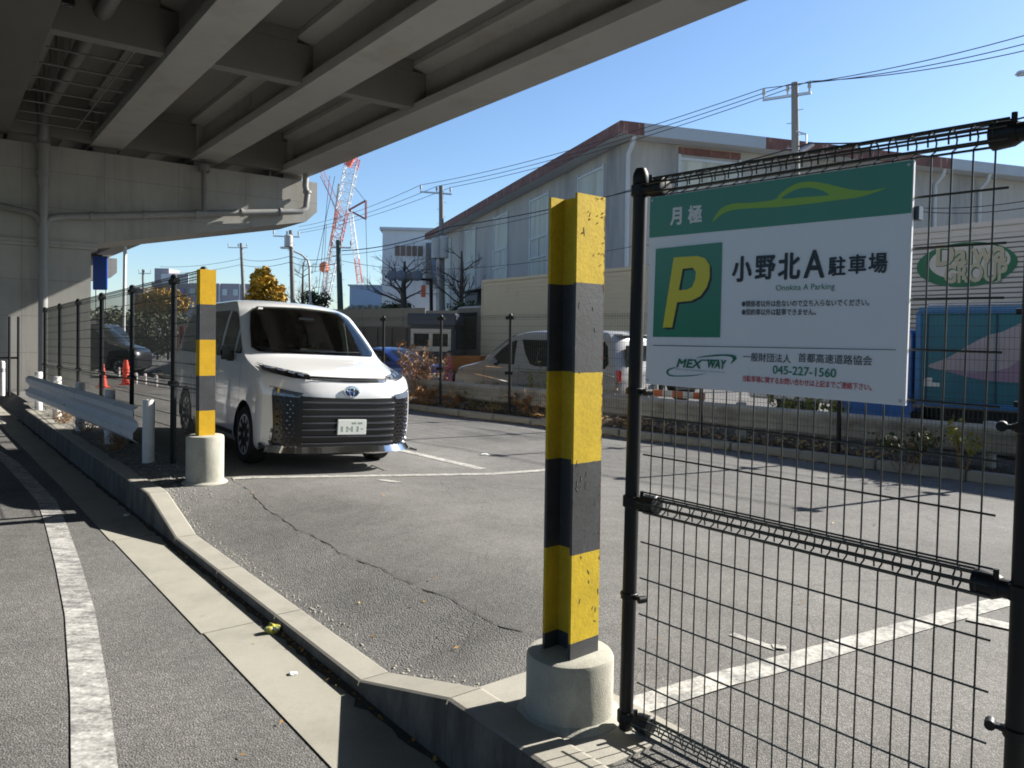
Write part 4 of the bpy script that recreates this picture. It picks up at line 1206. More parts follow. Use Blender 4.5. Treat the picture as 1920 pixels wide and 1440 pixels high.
        l, nn, _, _ = tree.ray_cast(V((3, 0, .875)), V((-1, 0, 0)), 9)
        m = MB(); ex, ez = .083, .056
        m.tube([l + V((.014, ex * cos(a), ez * sin(a))) for a in [2 * pi * i / 28 for i in range(28)]], .009, 6, closed=True)
        m.tube([l + V((.016, ex * .33 * cos(a), ez * .92 * sin(a))) for a in [2 * pi * i / 20 for i in range(20)]], .007, 6, closed=True)
        m.tube([l + V((.017, ex * .72 * cos(a), ez * .34 * sin(a) + .024)) for a in [2 * pi * i / 20 for i in range(20)]], .007, 6, closed=True)
        m.build('emblem', M['chrome'], t, smooth=40)
        m = MB(); m.add([l + V((.008, ex * cos(a), ez * sin(a))) for a in [2 * pi * i / 28 for i in range(28)]], [tuple(range(28))]); m.build('emblem_disc', mat('emblem_blue', (.03, .12, .4), .15), t)
        # number plate (the photograph has its characters blurred out)
        m = MB(); m.bevbox((.055, .0, .50), (.02, .33, .165), .006); pl_ = m.build('licence_plate', mat('plate_white', (.74, .76, .72), .4, var=.02), t)
        m = MB()
        for y, z, a, b in ((.09, .587, .05, .018), (.02, .587, .05, .018), (.115, .525, .024, .012), (.065, .525, .02, .058), (.0, .525, .02, .058), (-.055, .54, .02, .026), (-.055, .506, .02, .02), (-.115, .525, .02, .058), (-.03, .525, .024, .012)):
            m.box((.0655, y, z - .045), (.001, a, b))
        m.build('plate_mark', mat('plate_green', (.30, .36, .28), .5), pl_)
        for y in (.1, -.22):            # wipers
            m = MB()
            pts = []
            for j in range(9):
                yy = y + .52 * (j / 8 - .25); z = 1.265 + .02 * j / 8
                l, nn, _, _ = tree.ray_cast(V((3, yy, z)), V((-1, 0, 0)), 9); pts.append(l + nn * .024)
            m.tube(pts, .008, 5); m.build('wiper', M['plastic'], t)
        # dashboard, things behind the glass and the inspection sticker
        for (y0, y1, z0, z1, nm, mt) in ((-.56, -.51, 1.755, 1.778, 'sticker', M['white']),):
            project(tree, [(y0 + .02, z0), (y1 + .02, z0), (y1 + .03, z1), (y0 + .04, z1)], 'x', .024, .03, 1).build(nm, mt if nm == 'sticker' else mat('dash_grey', (.05, .05, .048), .5), t)
        m = MB(); l, nn, _, _ = tree.ray_cast(V((3, -.02, 1.66)), V((-1, 0, 0)), 9); m.bevbox(l + nn * .01, (.02, .2, .06), .008); m.build('rear_view_mirror', M['plastic'], t)
    else:
        project(tree, [(-.55, .45), (.55, .45), (.62, .85), (0, .90), (-.62, .85)], 'x', .008, .08, 1).build('grille', M['chrome'], t)
        for sd in (1, -1):
            project(tree, [(sd * .5, .88), (sd * .84, .90), (sd * .84, 1.0), (sd * .6, .98)], 'x', .008, .06, 1).build('headlight', M['lamp'], t)
        m = MB(); m.bevbox((-4.42, 0, 1.84), (.30, 1.2, .04), .015); m.build('roof_spoiler', paint, t)
        for q in ([(-1.2, 1.10), (-4.55, 1.02)], [(-.9, .92), (-1.9, .78), (-3.2, .55)]): seam(q, .018, 'body_crease', M['chrome'])
    return t
# stand the van on the sloping lot from its two front wheels and one rear wheel
a0 = dp(471, 812, 8.72); a0.z = 0
wdir = az(145); wleft = az(55)
za, zb = lot_z(*sn(a0)), lot_z(*sn(a0 + wleft * 1.5))
r0 = a0 - wdir * 2.85
zc = lot_z(*sn(r0))
org = a0 + wdir * .96 + wleft * .75; org.z = 0
Xv = (wdir * 2.85 + V((0, 0, za - zc))).normalized()
Yv_ = (wleft * 1.5 + V((0, 0, zb - za))).normalized(); Zv = Xv.cross(Yv_).normalized(); Yv_ = Zv.cross(Xv)
org.z = (za + zb) / 2 + (za - zc) / 2.85 * .96
class _R:
    def __init__(s, m): s.m = m
    def to_matrix(s): return s.m
RV = Matrix(((Xv.x, Yv_.x, Zv.x), (Xv.y, Yv_.y, Zv.y), (Xv.z, Yv_.z, Zv.z)))
def rmat(heading, roll=0): 
    x = az(heading); y = az(heading - 90); return Matrix(((x.x, y.x, 0), (x.y, y.y, 0), (0, 0, 1)))
def place(o, loc, m): o.matrix_basis = Matrix.Translation(loc) @ m.to_4x4()
van = build_minivan('parked_minivan', 'pearl white minivan with a broad black grille parked in the car park', (0, 0, 0), None, M['carwhite'])
place(van, org, RV)

# ---- vehicles on the highway
def on_road(px, d): 
    p = dp(px, 640, d); p.z = TRZ; return p
hd = 180 + 136 + 180 - 6             # heading of the near lane (to the left)
sv = build_minivan('minivan', 'silver minivan driving left on the highway behind the guardrail', (0, 0, 0), None, M['carsilver'], False)
f = on_road(884, 19.0); place(sv, f, rmat(-50) @ Matrix.Diagonal((1.03, 1, 1)))
M['plate'] = mat('plate_plain', (.7, .72, .68), .4)

LVS = [(.18, -.20, .74, .35, 4.0, -4.40, .15), (.26, -.05, .83, .34, 4.4, -4.52, .14), (.45, 0.0, .87, .34, 4.4, -4.56, .16), (.62, -.01, .885, .36, 4.0, -4.57, .16), (.74, -.08, .88, .40, 3.4, -4.55, .16),
       (.83, -.45, .87, .5, 2.8, -4.50, .18), (.90, -.95, .85, .44, 2.6, -4.44, .2), (.945, -1.22, .82, .38, 2.4, -4.30, .22), (.985, -1.35, .79, .34, 2.4, -4.02, .22), (1.15, -1.66, .72, .32, 2.4, -3.66, .25), (1.32, -2.0, .63, .33, 2.6, -3.28, .28),
       (1.39, -2.2, .54, .35, 2.6, -3.05, .3), (1.42, -2.42, .36, .35, 2.4, -2.85, .3)]
LVK = [(.19, -.12, .70, .25, 4.0, -3.30, .12), (.30, .0, .735, .24, 5.0, -3.38, .12), (.6, 0.0, .74, .24, 5.0, -3.40, .12), (.85, -.08, .74, .26, 4.0, -3.40, .12), (.97, -.30, .735, .3, 3.0, -3.39, .12), (1.05, -.62, .72, .3, 2.6, -3.38, .12),
       (1.12, -.75, .71, .3, 2.5, -3.36, .12), (1.4, -1.05, .66, .28, 2.5, -3.30, .14), (1.60, -1.3, .60, .3, 2.6, -3.22, .16), (1.66, -1.5, .50, .3, 2.6, -3.1, .2), (1.68, -1.8, .3, .3, 2.5, -2.9, .2)]
def build_car(name, label, cat, lv, paint, axles, wy, wr, wins, wsp, length, group=None):
    t = thing(name, label, cat, (0, 0, 0), group=group)
    body, tree = car_body(lv, axles, wr + .05, paint, 'body', t)
    for sd in (1, -1):
        for x in axles: wheel('wheel', t, x, sd * wy, wr, .19, sd, M['alloy'], 8)
        for q in wins: project(tree, q, 'y', .005, .1, sd).build('side_window', M['glass_side'], t, smooth=50)
        z = .72 if length > 4 else .8
        l, nn, _, _ = tree.ray_cast(V((-9, sd * .62, z)), V((1, 0, 0)), 9)
        m = MB(); m.bevbox(l + V((.02, 0, 0)), (.1, .28, .14), .03); m.build('tail_lamp', M['lamp_red'], t)
        l, nn, _, _ = tree.ray_cast(V((9, sd * .6, .66)), V((-1, 0, 0)), 19)
        m = MB(); m.bevbox(l - V((.04, 0, 0)), (.12, .28, .12), .03); m.build('headlight', M['lamp'], t)
        m = MB(); m.bevbox((wins[0][0][0] - .1, sd * (wy + .2), wins[0][0][1] + .08), (.12, .16, .12), .03); m.build('side_mirror', paint, t)
    project(tree, wsp, 'x', .004, .1, 1).build('windshield', M['glass'], t, smooth=60)
    rw = project(tree, [(a, b) for a, b in wsp], 'x', .004, .1, -1); rw.build('rear_window', M['glass'], t, smooth=60)
    l = tree.ray_cast(V((-9, 0, .6)), V((1, 0, 0)), 9)[0]
    m = MB(); m.bevbox(l, (.03, .33, .165), .005); m.build('licence_plate', M['plate'], t)
    return t
sedan = build_car('sedan', 'blue sedan behind the dry weeds on the highway', 'car', LVS, M['carblue'], (-.92, -3.62), .77, .32,
                  [[(-1.62, .99), (-2.12, 1.30), (-2.5, 1.32), (-2.52, .98)], [(-2.60, .98), (-2.58, 1.32), (-2.95, 1.30), (-3.55, 1.02)]],
                  [(-.62, 1.0), (.62, 1.0), (.52, 1.28), (.4, 1.33), (-.4, 1.33), (-.52, 1.28)], 4.57)
place(sedan, on_road(628, 25.6), rmat(-52))

def truck_wheel(t, x, y, r=.45, wd=.26, side=1): return wheel('wheel', t, x, y, r, wd, side, M['steel'], 6)
def build_truck(name, label, loc, heading, L, Wd, box_z, box_x, cab_len, cab_z, mbox, mcab, ribs=None, group=None, roof_mat=None, cat='truck'):
    """local: x forward with the cab front at 0, z up"""
    t = thing(name, label, cat, (0, 0, 0), group=group)
    m = MB(); x0, x1 = box_x; m.bevbox(((x0 + x1) / 2, 0, (box_z[0] + box_z[1]) / 2), (abs(x1 - x0), Wd, box_z[1] - box_z[0]), .025)
    if ribs:
        z = box_z[0] + .06
        while z < box_z[1] - .15:
            for sd in (1, -1): m.box(((x0 + x1) / 2, sd * (Wd / 2 + .004), z), (abs(x1 - x0) - .1, .012, ribs * .5))
            z += ribs
    m.build('cargo_box', mbox, t)
    m = MB()
    for sd in (1, -1):
        m.bevbox(((x0 + x1) / 2, sd * (Wd / 2 - .01), box_z[1] - .02), (abs(x1 - x0) + .02, .08, .10), .01)
        m.bevbox(((x0 + x1) / 2, sd * (Wd / 2 - .01), box_z[0] + .02), (abs(x1 - x0) + .02, .07, .08), .01)
        for x in (x0, x1): m.bevbox((x, sd * (Wd / 2 - .01), (box_z[0] + box_z[1]) / 2), (.08, .07, box_z[1] - box_z[0] - .1), .01)
    m.build('box_frame', roof_mat or mbox, t)
    # cab: shaped profile with raked windscreen
    prof = [(0, .45), (.02, 1.15), (-.10, 1.35), (-.32, cab_z - .12), (-.48, cab_z), (-cab_len, cab_z), (-cab_len, .45)]
    m = MB(); m.prism([V((x, 0, z)) for x, z in prof], V((0, -Wd / 2 + .06, 0)), V((0, Wd / 2 - .06, 0))); o = m.build('cab', mcab, t)
    bv = o.modifiers.new('b', 'BEVEL'); bv.width = .06; bv.segments = 3; bv.limit_method = 'ANGLE'
    h = cab_z - .22
    for sd in (1, -1):
        y = sd * (Wd / 2 - .053)
        q = [(-.28, 1.42), (-.46, h), (-cab_len + .25, h), (-cab_len + .25, 1.36), (-.6, 1.30)]
        m = MB(); m.prism([V((a, y, b)) for a, b in q], V((0, 0, 0)), V((0, sd * .012, 0))); m.build('side_window', M['glass_side'], t)
        m = MB(); m.bevbox((.04, sd * (Wd / 2 + .08), cab_z - .55), (.1, .10, .42), .03); m.tube([V((-.1, sd * (Wd / 2 - .05), cab_z - .25)), V((.04, sd * (Wd / 2 + .08), cab_z - .3))], .018, 6); m.build('side_mirror', M['plastic'], t)
        m = MB(); m.bevbox((.012, sd * (Wd / 2 - .35), .75), (.05, .34, .18), .03); m.build('headlight', M['lamp'], t)
    a, b = V((-.085, 0, 1.36)), V((-.325, 0, cab_z - .16)); nrm = V((b.z - a.z, 0, a.x - b.x)).normalized()
    m = MB(); m.prism([a + V((0, -Wd / 2 + .16, 0)), a + V((0, Wd / 2 - .16, 0)), b + V((0, Wd / 2 - .2, 0)), b + V((0, -Wd / 2 + .2, 0))], nrm * .012, nrm * .03); m.build('windshield', M['glass'], t)
    m = MB(); m.box((-L / 2, 0, .62), (L - .3, .8, .22)); m.build('chassis', M['plastic'], t)
    ax = [-1.0, -L + 1.6] if L < 7 else [-1.2, -L + 2.9, -L + 1.7]
    r = .36 if L < 7 else .48
    for x in ax:
        for sd in (1, -1): truck_wheel(t, x, sd * (Wd / 2 - .2), r, .24, sd)
    m = MB(); m.bevbox((-L + .05, 0, .55), (.1, Wd - .2, .16), .02); m.build('rear_bumper', M['plastic'], t)
    for sd in (1, -1):
        m = MB(); m.bevbox((-L + .0, sd * (Wd / 2 - .25), .72), (.06, .32, .12), .02); m.build('tail_lamp', M['lamp_red'], t)
    place(t, loc, rmat(heading)); return t
# beige truck beside the silver minivan
pa, pb = dp(905, 528, 26.7), dp(1190, 500, 20.9)
dvec = pb - pa; dvec.z = 0; bh = math.degrees(atan2(-dvec.x, -dvec.y))
bz = (pa.z + pb.z) / 2 - TRZ
u = dvec.normalized(); side = V((u.y, -u.x, 0)); side = side if side.y > 0 else -side
M['beige'] = mat('beige_panel', (.45, .43, .36), .5, var=.04, dirt=(.30, .28, .23), dscale=1.2, dlo=.6, dhi=.9)
org_b = V((pa.x, pa.y, TRZ)) - u * 2.1 + side * 1.22
build_truck('box_truck', 'beige box truck with a grey cab on the highway beyond the silver minivan', org_b, bh, 10.8, 2.44, (.95, bz), (-2.1, -10.7), 1.95, 2.85, M['beige'], mat('grey_cab_paint', (.13, .13, .13), .4, coat=.5), ribs=.12)
# white wing-body truck with the green oval lettering
pa, pb = dp(1700, 433.5, 15.0), dp(1920, 414, 13.4)
dvec = pb - pa; dvec.z = 0; u = dvec.normalized(); side = V((u.y, -u.x, 0)); side = side if side.y > 0 else -side
wh = math.degrees(atan2(-u.x, -u.y)); wz = pa.z - TRZ
M['truckwhite'] = mat('truck_white', (.60, .58, .58), .45, var=.03)
wo = V((pa.x, pa.y, TRZ)) - u * 3.6 + side * 1.25
wt = build_truck('box_truck', 'tall white ribbed box truck with a green oval logo', wo, wh, 11, 2.5, (1.0, wz), (-2.4, -11), 2.2, 2.7, M['truckwhite'], mat('white_cab_paint', (.62, .62, .62), .35, coat=.6))
# horizontal slats of the wing panel and the logo, all on the face toward the car park
pf = V((pa.x, pa.y, 0)) - side * .004
def tuv(px, py): 
    q = onplane(px, py, pf, side); return (q - pf).dot(u), q.z
loc_t = wt.matrix_basis.inverted()
m = MB(); q_ = pf + u * 2.4 + V((0, 0, wz / 2 + TRZ + .35)); m.box(q_ - side * .003, (8.1, .006, wz - 1.15), u, side)
m.v = [tuple(loc_t @ V(p)) for p in m.v]; m.build('slat_gap_shade', mat('slat_shadow_grey', (.16, .16, .165), .6), wt)  # dark sheet painting the shade in the gaps between slats
m = MB()
zt = wz + TRZ - .16
for i in range(24):
    z = zt - i * .088
    a = pf - u * 1.0 + V((0, 0, z)); m.box(a + u * 3.4 - side * .006, (8.2, .02, .062), u, side)
m.v = [tuple(loc_t @ V(p)) for p in m.v]; m.build('slat', M['truckwhite'], wt)
M['logogreen'] = mat('logo_green', (.02, .16, .085), .5, var=.08); M['logotan'] = mat('logo_tan', (.50, .46, .36), .5, var=.05)
def tpoly(name, outer, mt, lift, holes=()):
    m = MB(); m.fill(outer, holes, lambda x, z: pf + u * x + V((0, 0, z)) - side * (.026 + lift), -side * .003)
    m.v = [tuple(loc_t @ V(p)) for p in m.v]; return m.build(name, mt, wt)
cx, cz = tuv(1815, 496); ex_, _ = tuv(1909, 500); _, ez_ = tuv(1815, 538); rx, rz_ = (ex_ - tuv(1720, 500)[0]) / 2, cz - ez_
ccx = (ex_ + tuv(1720, 500)[0]) / 2
tpoly('logo_ring', [(ccx + rx * cos(a), cz + rz_ * sin(a)) for a in [2 * pi * i / 48 for i in range(48)]], M['logogreen'], 0, [[(ccx + rx * .07 + rx * .80 * cos(a), cz + rz_ * .12 + rz_ * .80 * sin(a)) for a in [2 * pi * i / 48 for i in range(48)]]])
tpoly('logo_field', [(ccx + rx * .07 + rx * .80 * cos(a), cz + rz_ * .12 + rz_ * .80 * sin(a)) for a in [2 * pi * i / 48 for i in range(48)]], M['truckwhite'], -.001)
def ttext(body, x0, x1, y0, y1, mt, lift, bold, sh=0):
    a = tuv(x0, y0); b = tuv(x1, y1); co, fs = text_mesh(body, bold)
    m = MB(); m.add([pf + u * (a[0] + (b[0] - a[0]) * p + sh) + V((0, 0, b[1] + (a[1] - b[1]) * q - sh)) - side * (.028 + lift) for p, q in co], fs)
    m.v = [tuple(loc_t @ V(p)) for p in m.v]; m.build('logo_lettering', mt, wt)
for bold, mt, lf_, sh in ((.05, M['logogreen'], .003, .012), (.03, M['logotan'], .007, 0)):
    ttext('Daiwa', 1757, 1888, 459, 492, mt, lf_, bold, sh)
    ttext('GROUP', 1772, 1890, 497, 527, mt, lf_, bold, sh)
# blue removal truck
M['bluetruck'] = mat('blue_truck_paint', (.022, .17, .24), .45, var=.06, coat=.2, dirt=(.02, .14, .25), dscale=1.5)
pa, pb = dp(1724, 580, 12.0), dp(1920, 573, 11.1)
dvec = pb - pa; dvec.z = 0; u2 = V((cos(radians(44)), -sin(radians(44)), 0)); side2 = V((u2.y, -u2.x, 0)); side2 = side2 if side2.y > 0 else -side2
bz = pa.z - TRZ
bo = V((pa.x, pa.y, TRZ)) - u2 * 1.25 + side2 * .95
bt = build_truck('removal_truck', 'blue box truck with a pale painted shape on its side', bo, math.degrees(atan2(-u2.x, -u2.y)), 6.2, 1.9, (.82, bz), (-1.25, -6.2), 1.15, 1.98, M['bluetruck'], mat('blue_cab_paint', (.05, .2, .62), .3, coat=.8), roof_mat=mat('blue_rail', (.04, .2, .5), .3, coat=.5))
lt = bt.matrix_basis.inverted(); pf2 = V((pa.x, pa.y, 0))
def buv(px, py):
    q = onplane(px, py, pf2, side2); return (q - pf2).dot(u2), q.z
def bpoly(name, pts, mt, lift=.006, sm=3):
    m = MB(); m.fill(smooth_loop([buv(*p) for p in pts], sm) if sm else [buv(*p) for p in pts], (), lambda x, z: pf2 + u2 * x + V((0, 0, z)) - side2 * lift, -side2 * .002)
    m.v = [tuple(lt @ V(p)) for p in m.v]; return m.build(name, mt, bt)
bpoly('painted_shape', [(1740, 687), (1775, 672), (1812, 650), (1850, 630), (1880, 622), (1935, 605), (1935, 690), (1890, 705), (1850, 708), (1800, 700)], mat('pale_lilac_paint', (.40, .36, .43), .5, var=.08), .008)
bpoly('painted_shape', [(1770, 693), (1830, 698), (1890, 690), (1935, 660), (1935, 712), (1880, 716), (1820, 708)], mat('pink_lilac_paint', (.30, .21, .33), .5, var=.1), .010)
bpoly('painted_mark', [(1733, 712), (1736, 708), (1748, 708), (1748, 717), (1762, 718), (1762, 725), (1733, 724)], M['white'], .008, 0)
for i in range(5):                  # panel seams and hinges
    m = MB(); q = pf2 + u2 * (.12 + .93 * i) + V((0, 0, TRZ + .82 + (bz - .82) / 2)); m.box(q - side2 * .011, (.018, .014, bz - .95), u2, side2)
    m.v = [tuple(lt @ V(p)) for p in m.v]; m.build('panel_seam', mat('seam_blue', (.012, .07, .11), .5), bt)
m = MB()
a = pf2 + V((0, 0, bz + TRZ + .03)); 
for i in range(14): m.box(a + u2 * (.2 + .3 * i) + side2 * .1, (.16, .03, .02), u2, side2)
m.tube([a + u2 * .1 + V((0, 0, .03)) + side2 * .1, a + u2 * 4.4 + V((0, 0, .03)) + side2 * .1], .02, 8)
m.v = [tuple(lt @ V(p)) for p in m.v]; m.build('roof_rail', M['steel'], bt)

# vehicles and plant further along the highway
M['tipperbrown'] = mat('tipper_brown', (.075, .055, .05), .5, var=.15, scale=3)
M['tippergrey'] = mat('tipper_grey', (.19, .18, .16), .5, var=.12, scale=2)
t = thing('tipper_truck', 'brown tipper truck with grey side boards behind the blue sedan', 'truck', (0, 0, 0))
m = MB(); m.bevbox((0, 0, 1.55), (7.0, 2.4, 1.1), .03)
for i in range(9):
    for sd in (1, -1): m.box((-3.3 + i * .82, sd * 1.22, 1.55), (.10, .06, 1.05))
m.build('tipper_body', M['tipperbrown'], t)
for sd in (1, -1):
    m = MB()
    for i in range(6): m.bevbox((-2.9 + i * 1.16, sd * 1.20, 2.48), (1.162, .05, .70), .01)
    m.build('side_board', M['tippergrey'], t)
m = MB(); m.bevbox((0, 0, .75), (7.2, .9, .25), .02); m.build('chassis', M['plastic'], t)
m = MB(); m.prism([V((3.7, -1.15, .5)), V((5.5, -1.15, .5)), V((5.5, -1.15, 1.5)), V((5.25, -1.15, 2.6)), V((3.7, -1.15, 2.7))], V((0, 0, 0)), V((0, 2.3, 0))); m.build('cab', mat('tipper_cab', (.05, .08, .17), .4, coat=.5), t)
m = MB(); m.prism([V((4.2, -1.16, 1.6)), V((5.3, -1.16, 1.6)), V((5.1, -1.16, 2.4)), V((4.2, -1.16, 2.4))], V((0, 0, 0)), V((0, -.01, 0))); m.build('side_window', M['glass_side'], t)
for x in (4.6, -1.2, -2.5):
    for sd in (1, -1): wheel('wheel', t, x, sd * 1.02, .5, .28, sd, M['steel'], 6)
q = dp(722, 640, 32); q.z = TRZ
place(t, q, rmat(-52))
# vehicle with pale framed windows between them
t = thing('crew_bus', 'dark vehicle with two windows in a pale frame behind the fence', 'bus', (0, 0, 0))
m = MB(); m.bevbox((0, 0, 1.25), (3.2, 1.9, 1.75), .12); m.build('body', mat('dark_blue_grey', (.035, .045, .065), .4, coat=.4), t)
m = MB(); o_ = [(-1.35, 1.25), (1.35, 1.25), (1.35, 2.02), (-1.35, 2.02)]
hs = [[(-1.15, 1.42), (-.12, 1.42), (-.12, 1.86), (-1.15, 1.86)], [(.12, 1.42), (1.15, 1.42), (1.15, 1.86), (.12, 1.86)]]
m.fill(o_, hs, lambda x, z: V((x, -.955, z)), V((0, -.03, 0))); m.build('window_frame', mat('cream_frame', (.60, .55, .46), .5), t)
m = MB(); m.quad(V((-1.2, -.958, 1.38)), V((1.2, -.958, 1.38)), V((1.2, -.958, 1.9)), V((-1.2, -.958, 1.9))); m.build('window', M['glass'], t)
m = MB(); m.bevbox((0, 0, 2.35), (3.3, 1.9, .42), .05); m.build('roof_box', mat('slate_blue', (.055, .07, .10), .5), t)
for x in (-1.0, 1.0):
    for sd in (1, -1): wheel('wheel', t, x, sd * .85, .34, .2, sd, M['steel'], 6)
q = dp(820, 640, 27.5); q.z = TRZ; place(t, q, Matrix.Rotation(radians(-8), 3, 'Z') @ Matrix.Diagonal((.52, 1, 1)))
# small orange excavator
t = thing('mini_excavator', 'small orange excavator working beside the person in pink', 'excavator', (0, 0, 0))
og = mat('machine_orange', (.42, .15, .02), .5, var=.15, scale=6)
m = MB()
for sd in (1, -1):
    m = MB(); m.bevbox((0, sd * .6, .22), (1.7, .3, .42), .18); m.build('track', M['tyre'], t)
m = MB(); m.bevbox((-.1, 0, .82), (1.5, 1.25, .62), .12); m.build('body', og, t)
m = MB(); m.tube([V((.6, 0, .85)), V((.95, 0, 1.25)), V((1.5, 0, 1.2))], [.12, .11, .09], 8); m.build('boom', og, t)
m = MB(); m.tube([V((1.45, 0, 1.22)), V((1.6, 0, .6))], [.09, .07], 8); m.build('arm', og, t)
m = MB(); m.bevbox((1.58, 0, .42), (.3, .45, .35), .08); m.build('bucket', og, t)
m = MB(); m.bevbox((-.35, 0, 1.2), (.35, .5, .25), .06); m.build('seat', M['plastic'], t)
q = dp(880, 640, 26.0); q.z = TRZ; place(t, q, Matrix.Rotation(radians(-15), 3, 'Z'))
# striped barrier board
t = thing('barrier_board', 'low red and white striped barrier board behind the guardrail', 'barrier', (0, 0, 0))
m = MB()
for i in range(6):
    m.mi = i % 2; x0 = -.66 + i * .22
    m.prism([V((x0, 0, .82)), V((x0 + .22, 0, .82)), V((x0 + .22, 0, .94)), V((x0, 0, .94))], V((0, -.02, 0)), V((0, .02, 0)))
m.build('board', [M['white'], mat('barrier_red', (.62, .13, .03), .4)], t)
m = MB()
for x in (-.6, .6): m.tube([V((x, -.3, 0)), V((x, 0, .98))], .02, 6); m.tube([V((x, .3, 0)), V((x, 0, .98))], .02, 6)
m.build('stand', M['steel'], t)
q = dp(1262, 738, 14.2); q = V((q.x, q.y, TRZ)); zz = dp(1262, 738, 14.2).z
place(t, V((q.x, q.y, zz - .89)), Matrix.Rotation(radians(-46), 3, 'Z'))
# vehicles beyond the left fence
kei = build_car('hatchback', 'dark hatchback parked beyond the orange cones', 'car', LVK, M['cardark'], (-.6, -2.75), .64, .29,
                [[(-1.05, 1.12), (-1.35, 1.52), (-1.95, 1.54), (-1.98, 1.1)], [(-2.06, 1.1), (-2.05, 1.54), (-2.85, 1.5), (-3.05, 1.15)]],
                [(-.58, 1.14), (.58, 1.14), (.5, 1.5), (-.5, 1.5)], 3.4)
q = dp(276, 660, 27); q.z = -.03; place(kei, q, rmat(88))
t = build_truck('small_truck', 'dark canvas-backed small truck parked beyond the orange cones', V((0, 0, 0)), 90, 3.4, 1.5, (.7, 1.9), (-1.3, -3.4), 1.15, 1.75, mat('dark_canvas', (.025, .025, .028), .8), M['cardark'])
q = dp(232, 660, 29); q.z = -.03; place(t, q, rmat(86))

# ------------------------------------------------------------------ the warehouse
WHd = 38.0
whA, whB = az(-18.6), az(71.4)      # long wall going away, eaves wall going right
wc = dp(1181, 272, WHd); ez = wc.z
wc0 = V((wc.x, wc.y, 0))
M['whwall'] = mat('corrugated_wall', (.37, .355, .325), .8, var=.08, scale=.5, stretch=(1, 1, .15), dirt=(.17, .17, .175), dscale=.3, dlo=.48, dhi=.74, dstretch=(1.2, 1.2, .2))
M['whpanel'] = mat('stained_panel', (.49, .50, .43), .7, var=.10, scale=.8, stretch=(2, 2, .1), dirt=(.22, .235, .20), dscale=.6, dlo=.45, dhi=.8, dstretch=(3, 3, .2))
M['fasciared'] = mat('rusty_fascia', (.145, .066, .055), .8, var=.45, scale=1.6, dirt=(.42, .30, .26), dscale=1.3, dlo=.56, dhi=.68, dstretch=(2.5, 2.5, .4))
M['fasciablue'] = mat('grey_blue_fascia', (.36, .40, .44), .7, var=.1, scale=.6)
M['trimpale'] = mat('pale_trim', (.47, .50, .53), .5, var=.06)
wh = thing('warehouse', 'long grey warehouse with a rusty red roof edge across the highway', 'building', wc0)
endp = onplane(824, 432, wc0 + V((0, 0, 0)), whB); LA = (endp - wc0).dot(whA)
LA = 42; LB = 62
def wbx(mb, a0, a1, b0, b1, z0, z1): mb.box(wc0 + whA * (a0 + a1) / 2 + whB * (b0 + b1) / 2 + V((0, 0, (z0 + z1) / 2)), (a1 - a0, b1 - b0, z1 - z0), whA, whB)
m = MB(); wbx(m, 0, LA, 0, LB, -.6, ez + .25); m.build('wall', M['whwall'], wh, world=True)
m = MB(); wbx(m, -.9, LA + .9, -.95, LB, ez + .26, ez + .32); m.build('soffit', M['trimpale'], wh, world=True)
ft_ = ez + .323; fh = .54
m = MB(); wbx(m, -.95, LA + 1, -1.0, -.9, ft_ - .05, ft_ + fh); m.build('fascia', M['fasciared'], wh, world=True)
def ub(px): return (onplane(px, 300, wc0 - whA * .95, whA) - wc0).dot(whB)
def ua(px): return (onplane(px, 400, wc0, whB) - wc0).dot(whA)
xs = [-.9] + [ub(x) for x in (1207, 1436, 1783)] + [ub(1920) + 8, LB]
for i in range(5):
    m = MB(); wbx(m, -.952, -.85, xs[i] + .01, xs[i + 1] - .01, ft_ - .05, ft_ + fh); m.build('fascia', M['fasciared'] if i in (0, 2, 4) else M['fasciablue'], wh, world=True)
m = MB(); wbx(m, -.8, LA + .9, -.85, LB, ft_ + .0, ft_ + fh - .1); m.build('roof', M['fasciablue'], wh, world=True)
# ribs of the corrugated cladding
m = MB()
i = 0
while i * .5 < LA: wbx(m, i * .5, i * .5 + .04, -.006, 0, -.5, ez + .2); i += 1
i = 0
while i * .5 < LB: wbx(m, -.006, 0, i * .5 + .02, i * .5 + .06, -.5, ez + .2); i += 1
m.build('cladding_rib', M['whwall'], wh, world=True)
# tall panels with pale frames in the long wall, windows in four of them
for i, (pa_, pb_, wy0, wy1) in enumerate(((1131, 1086, None, None), (1029, 996, 446, 481), (953, 928, 469, 500), (893, 875, 490, 517), (847, 836, 507, 527))):
    a, b = ua(pa_), ua(pb_)
    m = MB(); wbx(m, a, b, -.045, -.014, -.5, ez - .55); m.build('wall_panel', M['whpanel'], wh, world=True)
    m = MB()
    wbx(m, a - .12, a, -.10, -.014, -.5, ez - .3); wbx(m, b, b + .12, -.10, -.014, -.5, ez - .3); wbx(m, a, b, -.10, -.016, ez - .55, ez - .43)
    m.build('panel_frame', M['trimpale'], wh, world=True)
    if wy0:
        z1 = onplane((pa_ + pb_) / 2, wy0, wc0, whB).z; z0 = onplane((pa_ + pb_) / 2, wy1, wc0, whB).z
        fr = MB(); wbx(fr, a + .06, b - .06, -.12, -.046, z0 - .08, z0); wbx(fr, a + .06, b - .06, -.12, -.046, z1, z1 + .08)
        for q in (a + .06, (a + b) / 2 - .05, b - .16): wbx(fr, q, q + .1, -.12, -.046, z0 + .001, z1 - .001)
        w_ = fr.build('window', M['trimpale'], wh, world=True)
        g = MB(); wbx(g, a + .1, b - .1, -.075, -.05, z0, z1); g_ = g.build('pane', M['glass_pale'], w_); g_.matrix_parent_inverse = wh.matrix_basis.inverted()
    m = MB()
m = MB()
for px in (1000,): wbx(m, ua(905), ua(905) + .0, -.2, 0, 0, 1)
